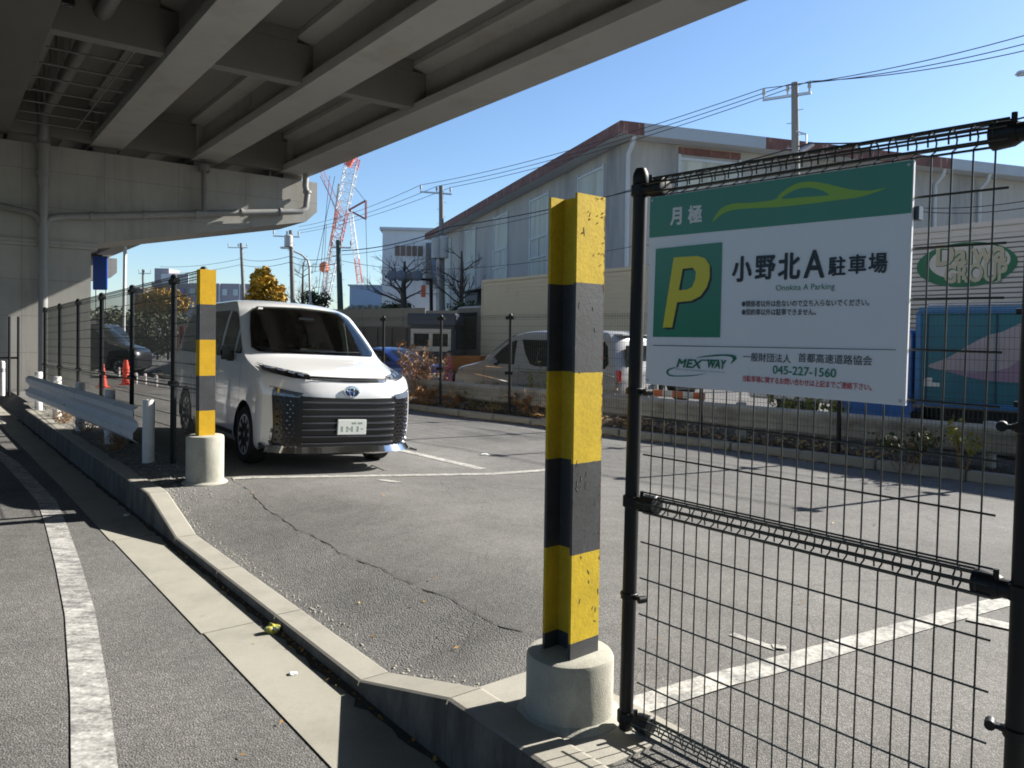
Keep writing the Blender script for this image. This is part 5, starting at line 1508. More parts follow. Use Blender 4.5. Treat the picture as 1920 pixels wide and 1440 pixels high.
m = MB(); wbx(m, ua(1010), ua(885), -1.6, -.02, 5.05, 5.15); m.build('awning', M['pipedark'], wh, world=True)
m = MB(); wbx(m, ua(925), ua(900), -1.2, -.02, 3.2, 4.9); m.build('duct', mat('dark_duct', (.05, .055, .065), .6), wh, world=True)
# eaves wall: framed opening, downpipes, vent
m = MB()
b0, b1 = ub(1294), ub(1405)
wbx(m, -.045, -.014, b0, b1, -.5, ez - .5); m.build('wall_panel', M['whpanel'], wh, world=True)
m = MB(); wbx(m, -.1, -.014, b0 - .14, b0, -.5, ez - .2); wbx(m, -.1, -.014, b1, b1 + .14, -.5, ez - .2); wbx(m, -.1, -.016, b0, b1, ez - .5, ez - .36); m.build('panel_frame', M['trimpale'], wh, world=True)
m = MB(); wbx(m, -.06, -.014, b0 - .1, b1 + .1, ez - .2, ez + .15); m.build('header', M['fasciared'], wh, world=True)
for px in (1192, 1777, 1862):
    b = ub(px)
    m = MB(); q = wc0 + whB * b - whA * .16
    m.tube([q - whA * .6 + V((0, 0, ez + .3)), q - whA * .5 + V((0, 0, ez - .05)), q + V((0, 0, ez - .5)), q + V((0, 0, -.4))], .11, 8); m.build('downpipe', M['trimpale'], wh, smooth=50, world=True)
m = MB(); b = ub(1720); wbx(m, -.25, -.014, b - .3, b + .3, ez - 1.9, ez - 1.1); m.build('vent', M['pipedark'], wh, world=True)
m = MB(); a = ua(952); wbx(m, a - 1, a + 1.2, .5, 2.5, ft_ + fh - .09, ft_ + fh + .95); m.build('roof_vent', M['trimpale'], wh, world=True)

# ------------------------------------------------------------------ buildings further off
def block(name, label, px0, px1, ytop, d, depth, mtl, heading=0.0, cat='building'):
    p0, p1 = dp(px0, 600, d), dp(px1, 600, d); zt = dp((px0 + px1) / 2, ytop, d).z
    c = (p0 + p1) / 2; wd = (p1 - p0).length
    X = Matrix.Rotation(radians(heading), 3, 'Z') @ V((1, 0, 0)); Y = V((-X.y, X.x, 0))
    t = thing(name, label, cat, V((c.x, c.y, 0)))
    m = MB(); m.box(V((c.x, c.y, zt / 2 - .3)) + Y * depth / 2, (wd, depth, zt + .6), X, Y); m.build('wall', mtl, t, world=True)
    return t, V((c.x, c.y, 0)), X, Y, wd, zt
M['plantwhite'] = mat('plant_white', (.62, .64, .66), .6, var=.06, scale=.3, dirt=(.36, .39, .43), dscale=.25, dlo=.5, dhi=.8, dstretch=(1, 1, .3))
M['paleblue'] = mat('pale_blue_cladding', (.36, .44, .56), .6, var=.05, scale=.2)
t, c, X, Y, wd, zt = block('plant_building', 'white windowless plant building behind the bare pollarded tree', 716, 832, 433, 84, 16, M['plantwhite'], 4)
m = MB(); m.box(c + Y * 8 + V((0, 0, zt + .15)), (wd + .6, 16.6, .3), X, Y); m.build('roof', M['trimpale'], t, world=True)
m = MB()
for i in range(5): m.box(c + X * (-wd / 2 + 1.6 + i * .62) - Y * .03 + V((0, 0, zt - 2.2)), (.5, .1, 1.1), X, Y)
m.build('louvre', mat('brown_louvre', (.18, .13, .1), .7), t, world=True)
for k, (x0, y0, x1, y1) in enumerate(((812, 455, 828, 560), (822, 455, 840, 545))):
    m = MB(); m.tube([dp(x0, y0, 82.5), dp((x0 + x1) / 2, (y0 + y1) / 2 + 8, 82.5), dp(x1, y1, 82.5)], .45, 8); m.build('chute', mat('chute_blue_grey', (.12, .15, .22), .6), t, world=True)
m = MB(); m.box(c - Y * .6 + X * (wd / 2 - 1.2) + V((0, 0, zt - 3.6)), (1.6, 1.2, 4.4), X, Y); m.build('hoist', M['pipedark'], t, world=True)
m = MB(); m.box(c - Y * .04 + V((0, 0, zt * .66)), (wd, .12, .16), X, Y); m.build('band', M['pipe'], t, world=True)
t, c, X, Y, wd, zt = block('plant_building', 'low pale blue shed left of the white plant building', 655, 740, 537, 100, 12, M['paleblue'], 0)
m = MB(); m.box(c + Y * 6 + V((0, 0, zt + .1)), (wd + .4, 12.4, .2), X, Y); m.build('roof', M['trimpale'], t, world=True)
M['apt'] = mat('apartment_grey', (.26, .25, .29), .7, var=.06, scale=.2)
M['aptblue'] = mat('apartment_violet', (.16, .17, .36), .6, var=.08)
t, c, X, Y, wd, zt = block('apartment_building', 'grey apartment block with pale windows beyond the yellow tree', 284, 474, 531, 150, 12, M['apt'], 0)
for r in range(5):
    for i in range(9):
        m = MB(); m.box(c + X * (-wd / 2 + 1.6 + i * 2.1) - Y * .05 + V((0, 0, zt - 1.7 - r * 2.6)), (1.0, .12, 1.3), X, Y); m.build('window', M['glass_pale'], t, world=True)
m = MB(); m.box(c + X * (-wd / 2 + 3.3) - Y * .3 + V((0, 0, zt - 3.2)), (6.4, .5, 4.2), X, Y); m.build('violet_panel', M['aptblue'], t, world=True)
m = MB(); m.box(c + X * (-wd / 2 + 1.7) + Y * 3 + V((0, 0, zt + 1.4)), (2.8, 5, 2.8), X, Y); m.build('penthouse', M['apt'], t, world=True)
m = MB(); m.box(c + X * (-wd / 2 + 4.6) - Y * .2 + V((0, 0, zt + .75)), (5.2, .4, 1.9), X, Y); bb = m.build('billboard', M['trimpale'], t, world=True)
m = MB(); m.lathe([(.5, 0), (.5, .05), (0, .05)], 20, c=c + X * (-wd / 2 + 3.6) - Y * .405 + V((0, 0, zt + .8)), X=X, Y=V((0, 0, 1)), Z=-Y); m.build('disc', M['carblue'], bb).matrix_parent_inverse = t.matrix_basis.inverted()
for i in range(3):
    m = MB(); m.box(c + X * (-wd / 2 + 9.3 + i * 3.9) - Y * .1 + V((0, 0, zt / 2)), (.22, .3, zt), X, Y); m.build('pilaster', M['trimpale'], t, world=True)
t, c, X, Y, wd, zt = block('house', 'small dark house behind the fence beside the yellow tree', 243, 279, 553, 90, 7, mat('dark_house', (.07, .075, .09), .8), 0)
m = MB(); m.prism([c + X * (-wd / 2 - .3) + V((0, 0, zt)) - Y * .3, c + X * (wd / 2 + .3) + V((0, 0, zt)) - Y * .3, c + V((0, 0, zt + .9)) - Y * .3], V((0, 0, 0)), Y * 7.6); m.build('roof', M['pipedark'], t, world=True)
m = MB(); m.box(c - Y * .04 + V((0, 0, zt - 1.2)), (1.0, .1, .8), X, Y); m.build('window', M['glass_side'], t, world=True)
t, c, X, Y, wd, zt = block('wall', 'low brown wall under the white flowering hedge', 640, 760, 586, 62, .3, mat('brown_wall', (.16, .12, .10), .85, var=.15, scale=1.5), 0, 'wall')
# blue board by the second pier
p = dp(188, 512, 46)
t = thing('blue_board', 'blue board standing behind the viaduct pier', 'sign', V((p.x, p.y, 0)))
m = MB(); m.bevbox(V((p.x, p.y, p.z)), (.85, .12, 2.0), .03); m.build('board', mat('board_blue', (.02, .08, .42), .4), t, world=True)
m = MB()
for dx in (-.3, .3): m.tube([V((p.x + dx, p.y + .12, -.1)), V((p.x + dx, p.y + .12, p.z))], .05, 8)
m.build('frame', M['steel'], t, world=True)

# ------------------------------------------------------------------ poles, lamps, cables
def pole_pts(x0, y0, x1, y1, d):
    a, b = dp(x0, y0, d), dp(x1, y1, d); b.x, b.y = a.x + (b.x - a.x), a.y + (b.y - a.y)
    k = (a.z + .4) / (b.z - a.z); return a - (b - a) * k, b
M['poleconc'] = mat('pole_concrete', (.20, .195, .18), .85, var=.1, scale=2)
M['polegreen'] = mat('pole_dark_green', (.02, .055, .05), .5)
M['cable'] = mat('black_cable', (.02, .02, .025), .6, var=.02)
def utility_pole(label, x0, y0, x1, y1, d, armw, r=.16, mtl=None, arms=1, trans=None, armdir=None, group=None):
    a, b = pole_pts(x0, y0, x1, y1, d)
    t = thing('utility_pole', label, 'utility pole', a, group=group)
    m = MB(); m.tube([a, b], [r * 1.25, r * .8], 12)
    m.build('pole', mtl or M['poleconc'], t, smooth=50, world=True)
    tops = []
    u = armdir or V((1, 0, 0))
    for k in range(arms):
        c = b - V((0, 0, .45 + k * 1.3))
        m = MB(); m.beam(c - u * armw * .66, c + u * armw * .34, .09, .09); m.build('cross_arm', M['steel'], t, world=True)
        for s_ in (-.64, -.14, .30):
            q = c + u * armw * s_
            m = MB(); m.tube([q, q + V((0, 0, .16)), q + V((0, 0, .20)), q + V((0, 0, .42))], [.03, .03, .07, .05], 8); m.build('insulator', M['pipe'], t, world=True)
            if k == 0: tops.append(q + V((0, 0, .42)))
    m = MB()
    for i in range(12):
        z = b.z - 1.0 - i * .45
        q = a.lerp(b, (z - a.z) / (b.z - a.z)); m.tube([q - u * (.3 if i % 2 else .02), q + u * (.02 if i % 2 else .3)], .015, 4)
    m.build('step_bolt', M['steel'], t, world=True)
    for (px, py, hh) in (trans or []):
        q = dp(px, py, d - .3); m = MB(); m.lathe([(.05, -hh / 2), (.30, -hh / 2 + .05), (.30, hh / 2 - .08), (.22, hh / 2), (0, hh / 2 + .02)], 14, c=q); m.build('transformer', M['pipe'], t, smooth=40, world=True)
    return t, tops, a, b
wd_ = V((.72, -.69, 0))              # cable direction
ad = V((.80, .6, 0))
pA, tA, aA, bA = utility_pole('concrete utility pole with two transformers beside the warehouse', 829, 600, 827, 349, 48, 2.0, .17, None, 1, [(818, 466, 1.3), (832, 464, 1.4)], V((.94, .35, 0)))
pB, tB, aB, bB = utility_pole('utility pole rising above the warehouse roof edge behind the parking sign', 1493, 420, 1490, 155, 28, 1.7, .15, None, 1, None, V((.85, -.53, 0)))
m = MB(); c = dp(1500, 250, 27.8)
m.beam(dp(1492, 246, 27.9), dp(1512, 252, 27.8), .05); m.beam(dp(1512, 252, 27.8), dp(1512, 275, 27.8), .05); m.tube([dp(1500, 285, 27.7), dp(1524, 270, 27.7)], .10, 6); m.build('bracket', M['steel'], pB, world=True)
pC, tC, aC, bC = utility_pole('dark green steel pole beside the red and white crane boom', 638, 572, 634, 450, 46, 1.2, .17, M['polegreen'], 1, None, V((-1, 0, 0)))
pD, tD, aD, bD = utility_pole('tall utility pole between the yellow tree and the crane', 549, 562, 545, 432, 56, 1.8, .17, None, 1, [(541, 452, .9)], V((1, .2, 0)))
pE, tE, aE, bE = utility_pole('distant utility pole in front of the grey apartment block', 457, 560, 452, 456, 78, 2.0, .18, None, 1, None, V((1, 0, 0)))
pF, tF, aF, bF = utility_pole('small distant utility pole left of the apartment block', 269, 575, 268, 505, 85, 1.4, .14, None, 1, None, V((-1, 0, 0)))
def cable(label, pts, sag=.4, r=.014, group='power cables overhead', n=14):
    out = []
    for a, b in zip(pts, pts[1:]):
        for i in range(n):
            u = i / n; p = a.lerp(b, u); p = p - V((0, 0, sag * 4 * u * (1 - u))); out.append(p)
    out.append(pts[-1])
    m = MB(); m.tube(out, r, 5, cap=False)
    o = m.build('power_cable', M['cable'], None, smooth=60); tag(o, label, 'cable', group); return o
ends = [(1925, 40), (1925, 62), (1925, 80)]
for i in range(3):
    far_ = dp(560, (425, 432, 437)[i], 70)
    e = dp(ends[i][0] + 260, ends[i][1] - 55, 20)
    cable(['upper power cable between the pole by the warehouse and the pole above its roof', 'middle power cable between the pole by the warehouse and the pole above its roof', 'lower power cable between the pole by the warehouse and the pole above its roof'][i], [far_, tA[i], tB[i], e], .35, .016)
cable('thick black cable below the bare power lines in front of the warehouse', [dp(640, 470, 46), dp(845, 425, 47), dp(1520, 268, 27.5), dp(1990, 202, 20)], .3, .028)
cable('communication cable running from the green pole along the warehouse wall', [dp(637, 478, 46), dp(828, 438, 47.8), dp(1200, 350, 33), dp(1711, 395, 24), dp(2050, 362, 20)], .25, .016)
cable('communication cable low across the warehouse windows', [dp(637, 488, 46), dp(828, 505, 47.8), dp(1192, 461, 34), dp(1711, 389, 24), dp(2050, 350, 20)], .2, .014)
cable('distant cable from the tall pole to the green pole', [dp(300, 500, 90), dp(452, 485, 78), dp(545, 480, 56), dp(634, 478, 46)], .3, .02)
cable('second distant cable from the tall pole to the green pole', [dp(300, 512, 90), dp(452, 496, 78), dp(545, 491, 56), dp(634, 492, 46)], .3, .02)
# curved lamp in the distance, white lamp column on the left, lamp head entering at the right
a, b = pole_pts(582, 562, 580, 500, 58)
t = thing('street_lamp', 'distant curved street lamp between two bare poles', 'street lamp', a)
m = MB(); m.tube([a, b, dp(577, 488, 58), dp(566, 478, 58), dp(540, 466, 58)], [.11, .09, .08, .07, .05], 8); m.build('pole', M['pipe'], t, smooth=60, world=True)
m = MB(); m.bevbox(dp(534, 464.5, 58), (.7, .3, .16), .06); m.build('lamp_head', M['steel'], t, world=True)
a = dp(231, 690, 31); a.z = -.05; b = dp(235, 440, 31)
t = thing('lamp_column', 'slim white column rising beside the orange cones toward the viaduct', 'column', a)
m = MB(); m.tube([a, b], .07, 10); m.build('pole', M['white'], t, smooth=60, world=True)
m = MB(); m.lathe([(.16, 0), (.16, .05), (.08, .1)], 12, c=a); m.build('base_plate', M['steel'], t, world=True)
p = dp(1916, 136, 22)
t = thing('street_lamp', 'street lamp head entering the picture at the upper right', 'street lamp', V((p.x + 3.2, p.y, -.32)))
m = MB(); m.bevbox(p + V((.22, 0, 0)), (.75, .26, .13), .05, Z=V((-.1, 0, 1)).normalized(), X=V((1, 0, .1)).normalized()); m.build('lamp_head', M['steel'], t, smooth=60, world=True)
m = MB(); m.tube([p + V((.5, 0, .03)), p + V((2.2, 0, .45)), p + V((3.0, 0, .1)), p + V((3.2, 0, -1)), V((p.x + 3.2, p.y, -.32))], .07, 10); m.build('pole', M['pipe'], t, smooth=60, world=True)
# signal arm seen from behind
a, b = pole_pts(809, 600, 808, 522, 52)
t = thing('traffic_signal', 'traffic signal on a black arm seen from behind by the bare tree', 'traffic signal', a)
m = MB(); m.tube([a, b], .12, 10); m.tube([b - V((0, 0, .1)), dp(722, 519, 52)], .08, 8); m.build('pole', M['fenceblack'], t, smooth=60, world=True)
m = MB(); q = dp(765, 519, 51.8); m.bevbox(q, (1.5, .25, .5), .1); m.build('signal_box', M['pipedark'], t, world=True)
for px in (735, 752, 783):
    q = dp(px, 517, 51.6); m = MB(); m.lathe([(.36, 0), (.36, .1), (.2, .16), (0, .16)], 16, c=q, X=V((1, 0, 0)), Y=V((0, 0, 1)), Z=V((0, -1, 0))); m.build('lens_hood', mat('hood_grey', (.14, .16, .19), .5), t, world=True)
q = dp(794, 546, 51.5); m = MB(); m.bevbox(q, (.3, .06, .8), .02); m.build('plate', mat('sign_orange', (.6, .14, .05), .5), t, world=True)

# ------------------------------------------------------------------ the crane
def lattice(mb_list, a, b, w0, w1, nseg, r, colours):
    """colours: list of (until fraction, key); mb_list: dict key -> MB"""
    a, b = V(a), V(b); d = (b - a).normalized(); p = V((0, 1, 0)); q = d.cross(p).normalized(); p = q.cross(d)
    def cor(f):
        w_ = w0 + (w1 - w0) * f; c = a.lerp(b, f); return [c + q * sx * w_ / 2 + p * sy * w_ / 2 for sx, sy in ((-1, -1), (1, -1), (1, 1), (-1, 1))]
    for i in range(nseg):
        f0, f1 = i / nseg, (i + 1) / nseg; key = next(k for u, k in colours if f0 < u)
        m = mb_list[key]; A, B = cor(f0), cor(f1)
        for j in range(4):
            m.beam(A[j], B[j], r * 1.7); j2 = (j + 1) % 4
            m.beam(A[j], A[j2], r); m.beam(A[j], B[j2], r)
CD = 118
cbase = dp(606, 578, CD); cb0 = V((cbase.x, cbase.y, -.3))
cr = thing('crawler_crane', 'red and white lattice boom crane rising beside the viaduct edge', 'crane', cb0)
M['cranewhite'] = mat('crane_white', (.70, .70, .70), .5); M['cranered'] = mat('crane_red', (.62, .16, .11), .5, var=.1)
mm = {k: MB() for k in ('foot', 'low', 'mid', 'top')}
lattice(mm, dp(605, 580, CD), dp(662, 295, CD), 1.2, 1.8, 17, .075, [(.38, 'foot'), (.62, 'low'), (.90, 'mid'), (1.1, 'top')])
mm['top'].beam(dp(652, 312, CD), dp(678, 262, CD), .8); mm['top'].beam(dp(662, 295, CD), dp(700, 210, CD), .9)
for k_, c_ in (('foot', 'cranewhite'), ('low', 'cranered'), ('mid', 'cranewhite'), ('top', 'cranered')): mm[k_].build('boom_section', M[c_], cr, world=True)
m = MB(); m.tube([dp(636, 345, CD), dp(628, 410, CD), dp(608, 570, CD)], .22, 6); m.build('boom_ladder', M['pipe'], cr, world=True)
mm = {k: MB() for k in 'abc'}
lattice(mm, dp(681, 575, CD), dp(657, 395, CD), .85, .45, 12, .045, [(.18, 'a'), (.45, 'b'), (1.1, 'c')])
for k_, c_ in (('a', 'cranewhite'), ('b', 'cranered'), ('c', 'cranewhite')): mm[k_].build('mast_section', M[c_], cr, world=True)
m = MB(); A_, B_, C_ = dp(654, 394, CD), dp(686, 376, CD), dp(686, 411, CD)
for x, y in ((A_, B_), (B_, C_), (C_, A_)): m.beam(x, y, .25)
m.build('strut', mat('crane_maroon', (.22, .08, .08), .5), cr, world=True)
m = MB()
for x0, y0, x1, y1 in ((618, 330, 596, 560), (628, 330, 590, 510), (686, 411, 690, 565), (660, 345, 686, 378), (600, 330, 640, 410)): m.tube([dp(x0, y0, CD), dp(x1, y1, CD)], .045, 4)
m.build('hoist_rope', M['cable'], cr, world=True)
m = MB(); mm = {'r': MB()}; lattice(mm, dp(640, 405, CD), dp(604, 322, CD), 1.0, .5, 5, .022, [(1.1, 'r')]); mm['r'].build('jib', M['cranered'], cr, world=True)
m = MB(); m.lathe([(.1, -.9), (.75, -.45), (.75, .45), (.1, .9)], 12, c=dp(608, 501, CD)); m.build('hook_block', mat('hook_orange', (.75, .2, .08), .5), cr, smooth=50, world=True)
m = MB(); m.tube([dp(608, 495, CD), dp(612, 420, CD)], .04, 4); m.tube([dp(607, 510, CD), dp(605, 545, CD)], .06, 4); m.build('hook_rope', M['cable'], cr, world=True)
m = MB(); c = dp(600, 590, CD); m.bevbox(V((c.x, c.y, 3.2)), (7, 4, 3.0), .3); m.build('machine_house', M['cranered'], cr, world=True)
m = MB()
for dy in (-2.2, 2.2):
    m = MB(); m.bevbox(V((c.x, c.y + dy, .5)), (8, 1.1, 1.5), .5); m.build('crawler_track', M['tyre'], cr, world=True)

# ------------------------------------------------------------------ trees, weeds, leaves
def leafmat(name, c1, c2, c3, scale=1.3):
    m, nt, b = _new(name)
    n = noise(nt, scale, 4, .7); n2 = noise(nt, 30, 2, .8)
    ad = nt.nodes.new('ShaderNodeMath'); ad.operation = 'MULTIPLY_ADD'; ad.inputs[1].default_value = .6; nt.links.new(n2, ad.inputs[0]); nt.links.new(n, ad.inputs[2])
    c = ramp(nt, ad.outputs[0], [(.55, c1), (.8, c2), (1.0, c3)])
    nt.links.new(c, b.inputs['Base Color']); b.inputs['Roughness'].default_value = .7
    b.inputs['Transmission Weight'].default_value = 0
    return m
M['bark'] = mat('bark', (.075, .062, .05), .9, var=.3, scale=6)
M['ginkgo'] = leafmat('ginkgo_leaf', (.22, .15, .015), (.45, .27, .02), (.60, .38, .03))
M['yellowbush'] = leafmat('amber_leaf', (.16, .11, .02), (.36, .21, .025), (.48, .30, .04))
M['darkgreen'] = leafmat('evergreen_leaf', (.018, .03, .012), (.04, .06, .02), (.09, .11, .03))
M['olive'] = leafmat('olive_leaf', (.03, .033, .014), (.05, .056, .02), (.10, .10, .03))
M['drygrass'] = leafmat('dry_weed', (.13, .075, .035), (.28, .16, .07), (.42, .28, .14), 9)
M['weedgreen'] = leafmat('weed_green', (.06, .08, .015), (.17, .19, .03), (.35, .33, .05), 9)
M['rustleaf'] = leafmat('rust_leaf', (.12, .05, .02), (.30, .12, .03), (.48, .28, .07), 14)
M['whiteflower'] = leafmat('white_flower', (.10, .12, .06), (.40, .40, .33), (.7, .7, .62), 3)
def branch(mb, p, d, L, r, depth, rnd, spread=.6, up=.15, ratio=.72, kids=(2, 3), stub=None):
    n = 3; pts = [p]; rs = [r]; dd = d.normalized()
    for i in range(n):
        dd = (dd + V((rnd.gauss(0, .12), rnd.gauss(0, .12), rnd.gauss(0, .08) + up * .25))).normalized()
        pts.append(pts[-1] + dd * L / n); rs.append(r * (1 - .45 * (i + 1) / n))
    mb.tube(pts, rs, 5 if depth > 1 else 4, cap=False)
    if depth <= 0: return
    for k in range(rnd.randint(*kids)):
        t = rnd.uniform(.45, 1.0); i = min(n - 1, int(t * n)); q = pts[i].lerp(pts[i + 1], t * n - i)
        a = rnd.uniform(0, 2 * pi); o = dd.orthogonal().normalized(); o2 = dd.cross(o)
        nd_ = (dd * (1 - spread * .5) + (o * cos(a) + o2 * sin(a)) * spread + V((0, 0, up))).normalized()
        branch(mb, q, nd_, L * ratio * rnd.uniform(.75, 1.15), rs[i + 1] * .75, depth - 1, rnd, spread, up, ratio, kids)
def bare_tree(label, px, pyb, pyt, d, seed, r0=.22, spreadw=1.0, kind='bare'):
    rnd = random.Random(seed)
    a = dp(px, pyb, d); top = dp(px, pyt, d); b = V((a.x, a.y, -.3)); H = top.z + .3
    t = thing('bare_tree', label, 'tree', b, group='bare trees beyond the highway')
    m = MB(); hts = [0, .35, .7, .92]
    tp = [b + V((rnd.gauss(0, .05) * h, rnd.gauss(0, .05) * h, H * h)) for h in hts]
    m.tube(tp, [r0, r0 * .8, r0 * .5, r0 * .2], 8)
    m.build('trunk', M['bark'], t, smooth=60, world=True)
    m = MB()
    for i in range(12):
        f = rnd.uniform(.38, .92); q = tp[0].lerp(tp[3], min(1, f / .92)); an = i * 2.4 + rnd.uniform(-.4, .4)
        L = H * .30 * (1.25 - f) * spreadw
        branch(m, q, V((cos(an), sin(an), .45)), L, r0 * .36 * (1.1 - f) + .015, 3, rnd, .65, .22, .62, (2, 4))
    m.build('limb', M['bark'], t, world=True)
    return t
bare_tree('pollarded bare tree in front of the white plant building', 757, 600, 474, 55, 11, .34, 1.5)
bare_tree('bare upright tree against the warehouse wall', 864, 605, 452, 47, 12, .22, 1.0)
bare_tree('thin bare tree between the tall pole and the curved lamp', 567, 562, 476, 60, 13, .18, .8)
bare_tree('bare tree low beside the crane foot', 590, 575, 530, 64, 17, .15, 1.2)
def leaf_cloud(mb, pts_r, n, size, rnd, flat=.6):
    for _ in range(n):
        c, R = rnd.choice(pts_r); 
        while True:
            v = V((rnd.uniform(-1, 1), rnd.uniform(-1, 1), rnd.uniform(-1, 1)))
            if .25 < v.length < 1: break
        v *= rnd.choice((1, 1, 1, 1.12, 1.3)); p = c + V((v.x * R.x, v.y * R.y, v.z * R.z)); s = size * rnd.uniform(.6, 1.4)
        a = V((rnd.gauss(0, 1), rnd.gauss(0, 1), rnd.gauss(0, flat))).normalized(); b_ = a.orthogonal().normalized()
        w_ = a.cross(b_); an = rnd.uniform(0, pi); e = b_ * cos(an) + w_ * sin(an); g = a.cross(e)
        mb.add([p - e * s, p - g * s * .5, p + e * s, p + g * s * .5], [(0, 1, 2, 3)])
def leafy_tree(name, label, base, H, crown, n, size, mtl, seed, r0=.2, group=None):
    rnd = random.Random(seed)
    t = thing(name, label, 'tree', base, group=group)
    m = MB(); top = base + V((0, 0, H * .9)); m.tube([base, base + V((.1, 0, H * .5)), top], [r0, r0 * .7, r0 * .15], 8)
    for (c, R) in crown:
        m.tube([base + V((0, 0, max(.5, c.z - base.z - R.z * 1.2))), c], [r0 * .4, r0 * .1], 5)
    m.build('trunk', M['bark'], t, smooth=60, world=True)
    m = MB(); leaf_cloud(m, crown, n, size, rnd); m.build('crown', mtl, t, world=True)
    return t
d = 60; g0_ = dp(498, 560, d); base = V((g0_.x, g0_.y, -.3))
rnd = random.Random(4)
cr_ = []
for px, py, r_ in ((498, 516, .42), (492, 527, .55), (505, 528, .55), (486, 540, .6), (500, 541, .75), (514, 546, .6), (478, 553, .6), (496, 557, .85), (516, 557, .7), (524, 560, .5), (472, 562, .5), (480, 521, .28), (515, 531, .34), (503, 508, .28), (489, 512, .25), (521, 541, .3), (474, 541, .3), (490, 575, 1.1), (510, 575, 1.0), (495, 600, 1.4), (512, 600, 1.2)):
    c = dp(px, py, d); c.y += rnd.uniform(-.8, .8); cr_.append((c, V((r_, r_ * 1.1, r_ * .9))))
leafy_tree('ginkgo_tree', 'bright yellow ginkgo tree above the roof of the white van', base, 6.6, cr_, 4200, .17, M['ginkgo'], 5, .2)
d = 58; cr_ = []
for px, py, r_ in ((282, 562, .75), (297, 556, .8), (312, 555, .8), (326, 560, .8), (275, 574, .8), (290, 573, 1.0), (306, 571, 1.0), (322, 573, .9), (336, 570, .8), (300, 585, 1.1)):
    c = dp(px, py, d); cr_.append((c, V((r_, r_, r_ * .85))))
g0_ = dp(304, 580, d)
leafy_tree('golden_tree', 'broad golden tree behind the mesh fence left of the van', V((g0_.x, g0_.y, -.2)), 3.6, cr_, 3600, .14, M['yellowbush'], 6, .2)
# green bank behind the left fence
t = thing('hedge', 'dense olive green hedge bank behind the orange cones', 'hedge', dp(250, 640, 40))
rnd = random.Random(8); m = MB(); cl = []
for i in range(70):
    px = rnd.uniform(170, 345); c = dp(px, rnd.uniform(596, 660), 40 + rnd.uniform(0, 3)); cl.append((c, V((.7, .6, .55))))
leaf_cloud(m, cl, 5200, .13, rnd); m.build('foliage', M['olive'], t, world=True)
m = MB(); 
for i in range(9): q = dp(175 + i * 20, 690, 41); q.z = 0; m.tube([q, q + V((0, 0, 1.6))], .05, 5)
m.build('stem', M['bark'], t, world=True)
t = thing('hedge', 'white flowering hedge on top of the brown wall', 'hedge', dp(690, 582, 61.6))
rnd = random.Random(9); m = MB(); cl = [(dp(rnd.uniform(660, 731), rnd.uniform(576, 584), 61.8), V((.6, .4, .22))) for i in range(24)]
leaf_cloud(m, cl, 1800, .09, rnd); m.build('foliage', M['whiteflower'], t, world=True)
for lab, px0, px1, py0, py1, dd, mt, sd in (('dark evergreen shrub beside the foot of the pollarded tree', 728, 760, 575, 595, 57, 'darkgreen', 31), ('dark shrub at the foot of the thin bare tree', 575, 610, 556, 575, 62, 'darkgreen', 32), ('evergreen shrub by the warehouse behind the grey cab', 850, 905, 575, 610, 44, 'darkgreen', 33)):
    rnd = random.Random(sd); c0 = dp((px0 + px1) / 2, py1, dd); c0.z = -.2
    t = thing('shrub', lab, 'shrub', c0, group='shrubs beyond the highway'); m = MB()
    cl = [(dp(rnd.uniform(px0, px1), rnd.uniform(py0, py1), dd + rnd.uniform(-.5, .5)), V((.55, .5, .45))) for i in range(14)]
    leaf_cloud(m, cl, 1300, .10, rnd); m.build('foliage', M[mt], t, world=True)
    m = MB(); m.tube([c0, c0 + V((0, 0, 1.5))], .06, 5); m.build('stem', M['bark'], t, world=True)
# a row of far trees low on the horizon
rnd = random.Random(41)
def weed(label, pos, h, w_, n, mtl, seed, stems=14, size=.022, lean=(0, 0), name='weed', group='weeds along the far fence'):
    rnd = random.Random(seed); t = thing(name, label, 'weed', pos, group=group)
    m = MB(); tips = []
    for i in range(stems):
        a = rnd.uniform(0, 2 * pi); rr = rnd.uniform(0, w_ * .35); b = pos + V((cos(a) * rr, sin(a) * rr, 0))
        e = pos + V((cos(a) * w_ * rnd.uniform(.3, 1) + lean[0], sin(a) * w_ * rnd.uniform(.3, 1) + lean[1], h * rnd.uniform(.55, 1)))
        mid = b.lerp(e, .5) + V((0, 0, h * .1)); m.tube([b, mid, e], [.006, .005, .002], 4, cap=False); tips += [(mid, e, b)]
        for j in range(3):
            q = mid.lerp(e, rnd.random()); f = q + V((rnd.gauss(0, .1), rnd.gauss(0, .1), rnd.uniform(.02, .16))); m.tube([q, f], [.003, .0015], 3, cap=False); tips.append((q, f, q))
    m.build('stem', M['drygrass'], t, world=True)
    m = MB()
    for _ in range(n):
        a, e, b = rnd.choice(tips); p = a.lerp(e, rnd.uniform(.0, 1.1)) if rnd.random() < .7 else b.lerp(a, rnd.random())
        leaf_cloud(m, [(p, V((.05, .05, .05)))], 1, size * rnd.uniform(.6, 1.5), rnd)
    m.build('foliage', M[mtl], t, world=True); return t
def far_pt(k, o): 
    p = FW(k, o, -.08); return p
def kpx(px, o):                     # distance along the far fence under a pixel column
    q = onplane(px, 700, FW(0, o), FN); return (q - FW(0, o)).dot(FD)
